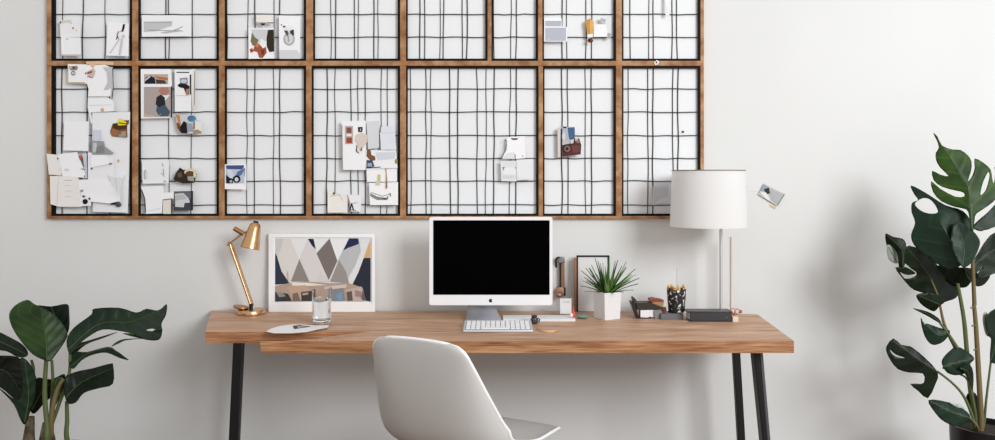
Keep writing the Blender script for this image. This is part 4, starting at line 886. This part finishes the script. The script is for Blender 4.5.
m = MB(); m.tube([P(*t([(138,388)])[0], yl), P(*t([(138,440)])[0], yl), e0+Vector((.0,.0,-.02))], [.016,.029,.034], 12); m.build('trunk', M_bark, lp)
m = MB(); m.lathe(c0+Vector((0,0,.225)), [(.141,0),(.138,.012),(.03,.018)], 30); m.build('soil', mat((46,38,30), .95), lp)

# right monstera
ym = 3.14
cp2 = Vector(((985-CX)*ym/F, ym, 0)); zr = EYE-(425.5-HOR)*ym/F
mp = thing('monstera_plant', 'tall split leaved monstera plant in a black pot right of the desk', 'plant', cp2)
m = MB(); m.lathe(cp2, [(.105,0),(.11,.004),(.124,zr),(.118,zr),(.115,zr-.03),(.02,zr-.03)], 48); m.build('pot', mat((20,20,22), .35, name='black_pot'), mp)
m = MB(); m.lathe(cp2, [(.1155,zr-.035),(.113,zr-.022),(.03,zr-.018)], 30); m.build('soil', mat((46,38,30), .95), mp)
A = T(880, 130, 4); B = T(880, 220, 4.4); Cc = T(880, 310, 3.385)
leaf(mp, [(212,12),(230,26),(248,62),(290,78),(322,80),(352,102),(366,128),(364,165),(351,206),(368,185),(379,150),(378,114),(412,130),(442,158),(448,190),(455,215),(462,170),(458,148),(480,160),(492,220),(470,270),(430,305),(395,328),(380,345),(374,400),(362,400),(356,345),(345,318),(300,308),(245,285),(212,248),(204,204),(240,234),(300,266),(336,266),(333,250),(300,242),(250,228),(215,202),(208,163),(240,178),(274,184),(240,150),(224,120),(223,92),(235,70),(226,40)],
     [(368,398),(352,230),(300,140),(250,66)], ym-.02, M_leafR[0], A, ax=-.2, ay=-.25, fold=.25, holes=[[(402,260),(408,222),(424,182),(434,168),(438,185),(430,220),(420,245)]], rough_k=2, wav=.15)
leaf(mp, [(370,390),(392,362),(430,330),(470,290),(520,270),(500,360),(440,395),(420,400),(400,405)], [(372,395),(430,365),(510,300)], ym+.03, M_leafR[2], A, ay=-.3)
leaf(mp, [(440,130),(470,85),(506,55),(570,60),(570,230),(505,235),(452,255),(425,245),(455,195),(425,235),(400,205)], [(405,205),(470,150),(560,100)], ym+.07, M_leafR[1], B, ay=-.3, fold=-.2, rough_k=2)
leaf(mp, [(250,200),(330,208),(400,212),(430,235),(485,240),(460,282),(425,292),(405,270),(380,295),(335,295),(290,268),(252,238)], [(372,205),(385,250),(420,288)], ym+.04, M_leafR[1], B, ay=.3, fold=.3)
leaf(mp, [(112,118),(150,118),(196,134),(236,170),(262,215),(322,258),(345,312),(335,342),(300,356),(268,362),(245,330),(210,325),(150,308),(118,280),(90,245),(68,210),(112,206),(148,226),(156,236),(125,242),(100,236),(88,228),(110,258),(150,250),(160,230),(110,190)], [(268,358),(225,260),(160,170),(115,122)], ym+.03, M_leafR[1], B, ax=.3, fold=.3, rough_k=2, wav=.15)
leaf(mp, [(24,60),(58,74),(98,82),(114,105),(114,150),(108,200),(84,207),(76,150),(52,115),(30,112)], [(100,200),(95,130),(30,66)], ym+.0, M_leafR[1], B, ax=-.4, fold=.3)
leaf(mp, [(30,112),(50,114),(78,150),(80,190),(50,184),(34,160)], [(76,186),(35,118)], ym+.015, mat((134,142,134), .35, name='leaf_underside'), B, ax=.4)
leaf(mp, [(160,330),(200,320),(250,326),(284,358),(262,378),(238,402),(200,385),(172,360)], [(262,372),(200,345),(165,333)], ym-.01, M_leafR[1], B, ay=.2, fold=.2)
leaf(mp, [(911,185.5),(926,193),(945,205),(963,211),(972,226),(966,245),(962,264),(950,269),(937,264),(925,255),(914,245),(911,235),(915,223),(911.5,212),(912,203),(918,200),(914,194)], [(962,266),(950,240),(940,222)], ym-.06, M_leafR[2], I, ax=-.2, ay=-.25, fold=.3, holes=[[(915,203.5),(923.5,198),(932,201),(938,212),(929,213.5),(920,210)]], wav=.1)
leaf(mp, [(955,222),(968,227),(978,237),(979.5,246),(972,262),(963,267.5),(956,257),(951,240)], [(962.5,266),(964,246),(957,224)], ym-.085, M_leafR[2], I, ax=.3, ay=-.4, fold=.3)
leaf(mp, [(112,-6),(160,5),(196,26),(208,45),(190,38),(160,20),(130,5)], [(205,42),(160,12),(115,-4)], ym-.01, M_leafR[1], Cc, ay=.3)
leaf(mp, [(150,48),(160,46),(200,60),(236,70),(226,95),(206,112),(178,118),(156,98),(142,60),(138,25)], [(236,74),(195,85),(142,36)], ym, M_leafR[2], Cc, ay=-.2, fold=.3)
leaf(mp, [(22,122),(45,96),(72,118),(100,122),(120,135),(150,160),(196,210),(188,250),(162,299),(130,275),(102,250),(140,250),(150,240),(145,215),(100,212),(60,200),(35,170),(22,142)], [(196,210),(130,168),(45,105)], ym-.02, M_leafR[1], Cc, ay=-.2, fold=.25, holes=[[(34,134),(52,150),(84,162),(60,160),(42,150)]], rough_k=2)
leaf(mp, [(213,192),(210,168),(236,138),(262,124),(300,144),(319,165),(302,185),(300,208),(262,221),(230,214)], [(213,192),(255,180),(315,165)], ym-.03, M_leafR[2], Cc, ay=-.3, fold=.3)
leaf(mp, [(268,198),(302,184),(316,215),(313,272),(300,240),(282,208)], [(272,198),(298,210),(312,268)], ym-.035, M_leafR[1], Cc, ax=.4)
leaf(mp, [(164,305),(230,312),(280,334),(306,365),(265,393),(220,380),(188,350)], [(303,366),(240,345),(166,307)], ym-.05, M_leafR[2], Cc, ay=-.35, fold=.3)
leaf(mp, [(230,312),(270,318),(300,348),(308,368),(280,340)], [(305,364),(235,313)], ym-.04, mat((176,182,178), .35, name='leaf_underside'), Cc)
leaf(mp, [(292,292),(308,276),(328,290),(333,340),(330,364),(310,350),(298,320)], [(328,360),(316,320),(306,280)], ym+.03, M_leafR[1], Cc, ax=.3)
leaf(mp, [(356,30),(389,-4),(440,-10),(440,180),(388,182),(372,165),(376,100),(368,88)], [(376,170),(400,80),(430,0)], ym+.02, M_leafR[2], Cc, ax=.3, fold=-.2)
leaf(mp, [(350,12),(362,8),(366,40),(374,85),(358,84),(348,40)], [(368,84),(354,14)], ym+.01, mat((168,174,168), .35, name='leaf_underside'), Cc)
e1 = cp2+Vector((-.03, 0, zr-.03))
stem(mp, [(368,398),(368,470),(378,700)], ym+.0, .0065, M_stem2, A, end=None)
stem(mp, [(318,-20),(325,60),(333,200),(343,395)], ym-.005, .0095, M_stem2, Cc, end=e1)
stem(mp, [(262,-90),(272,-40),(285,40),(294,140),(305,260),(322,380)], ym+.02, .0085, M_stem, Cc, end=e1+Vector((-.01,.02,0)))
stem(mp, [(195,208),(250,252),(288,300),(318,378)], ym-.01, .0055, M_stem, Cc, end=e1+Vector((-.01,.0,0)))
stem(mp, [(212,196),(262,214),(298,240),(320,330)], ym-.0, .004, M_stem, Cc, end=e1)
stem(mp, [(200,40),(232,82),(262,128)], ym+.0, .0055, M_stem, Cc)
stem(mp, [(262,366),(268,395),(280,450),(300,500),(330,560)], ym+.01, .0055, M_stem2, B)
stem(mp, [(225,262),(245,310),(265,362)], ym+.005, .003, M_stem2, B)
stem(mp, [(303,364),(318,380),(330,396)], ym-.03, .005, M_stem2, Cc, end=e1)
stem(mp, [(376,168),(360,300),(350,395)], ym+.02, .005, M_stem, Cc, end=e1)
for (x, y) in ((970.5,308), (971.5,326), (973.5,350)): 
    m = MB(); m.tube([P(x, y, ym-.012), P(x+4, y-1, ym-.014)], .003, 8); m.build('node_ring', M_stem2, mp)
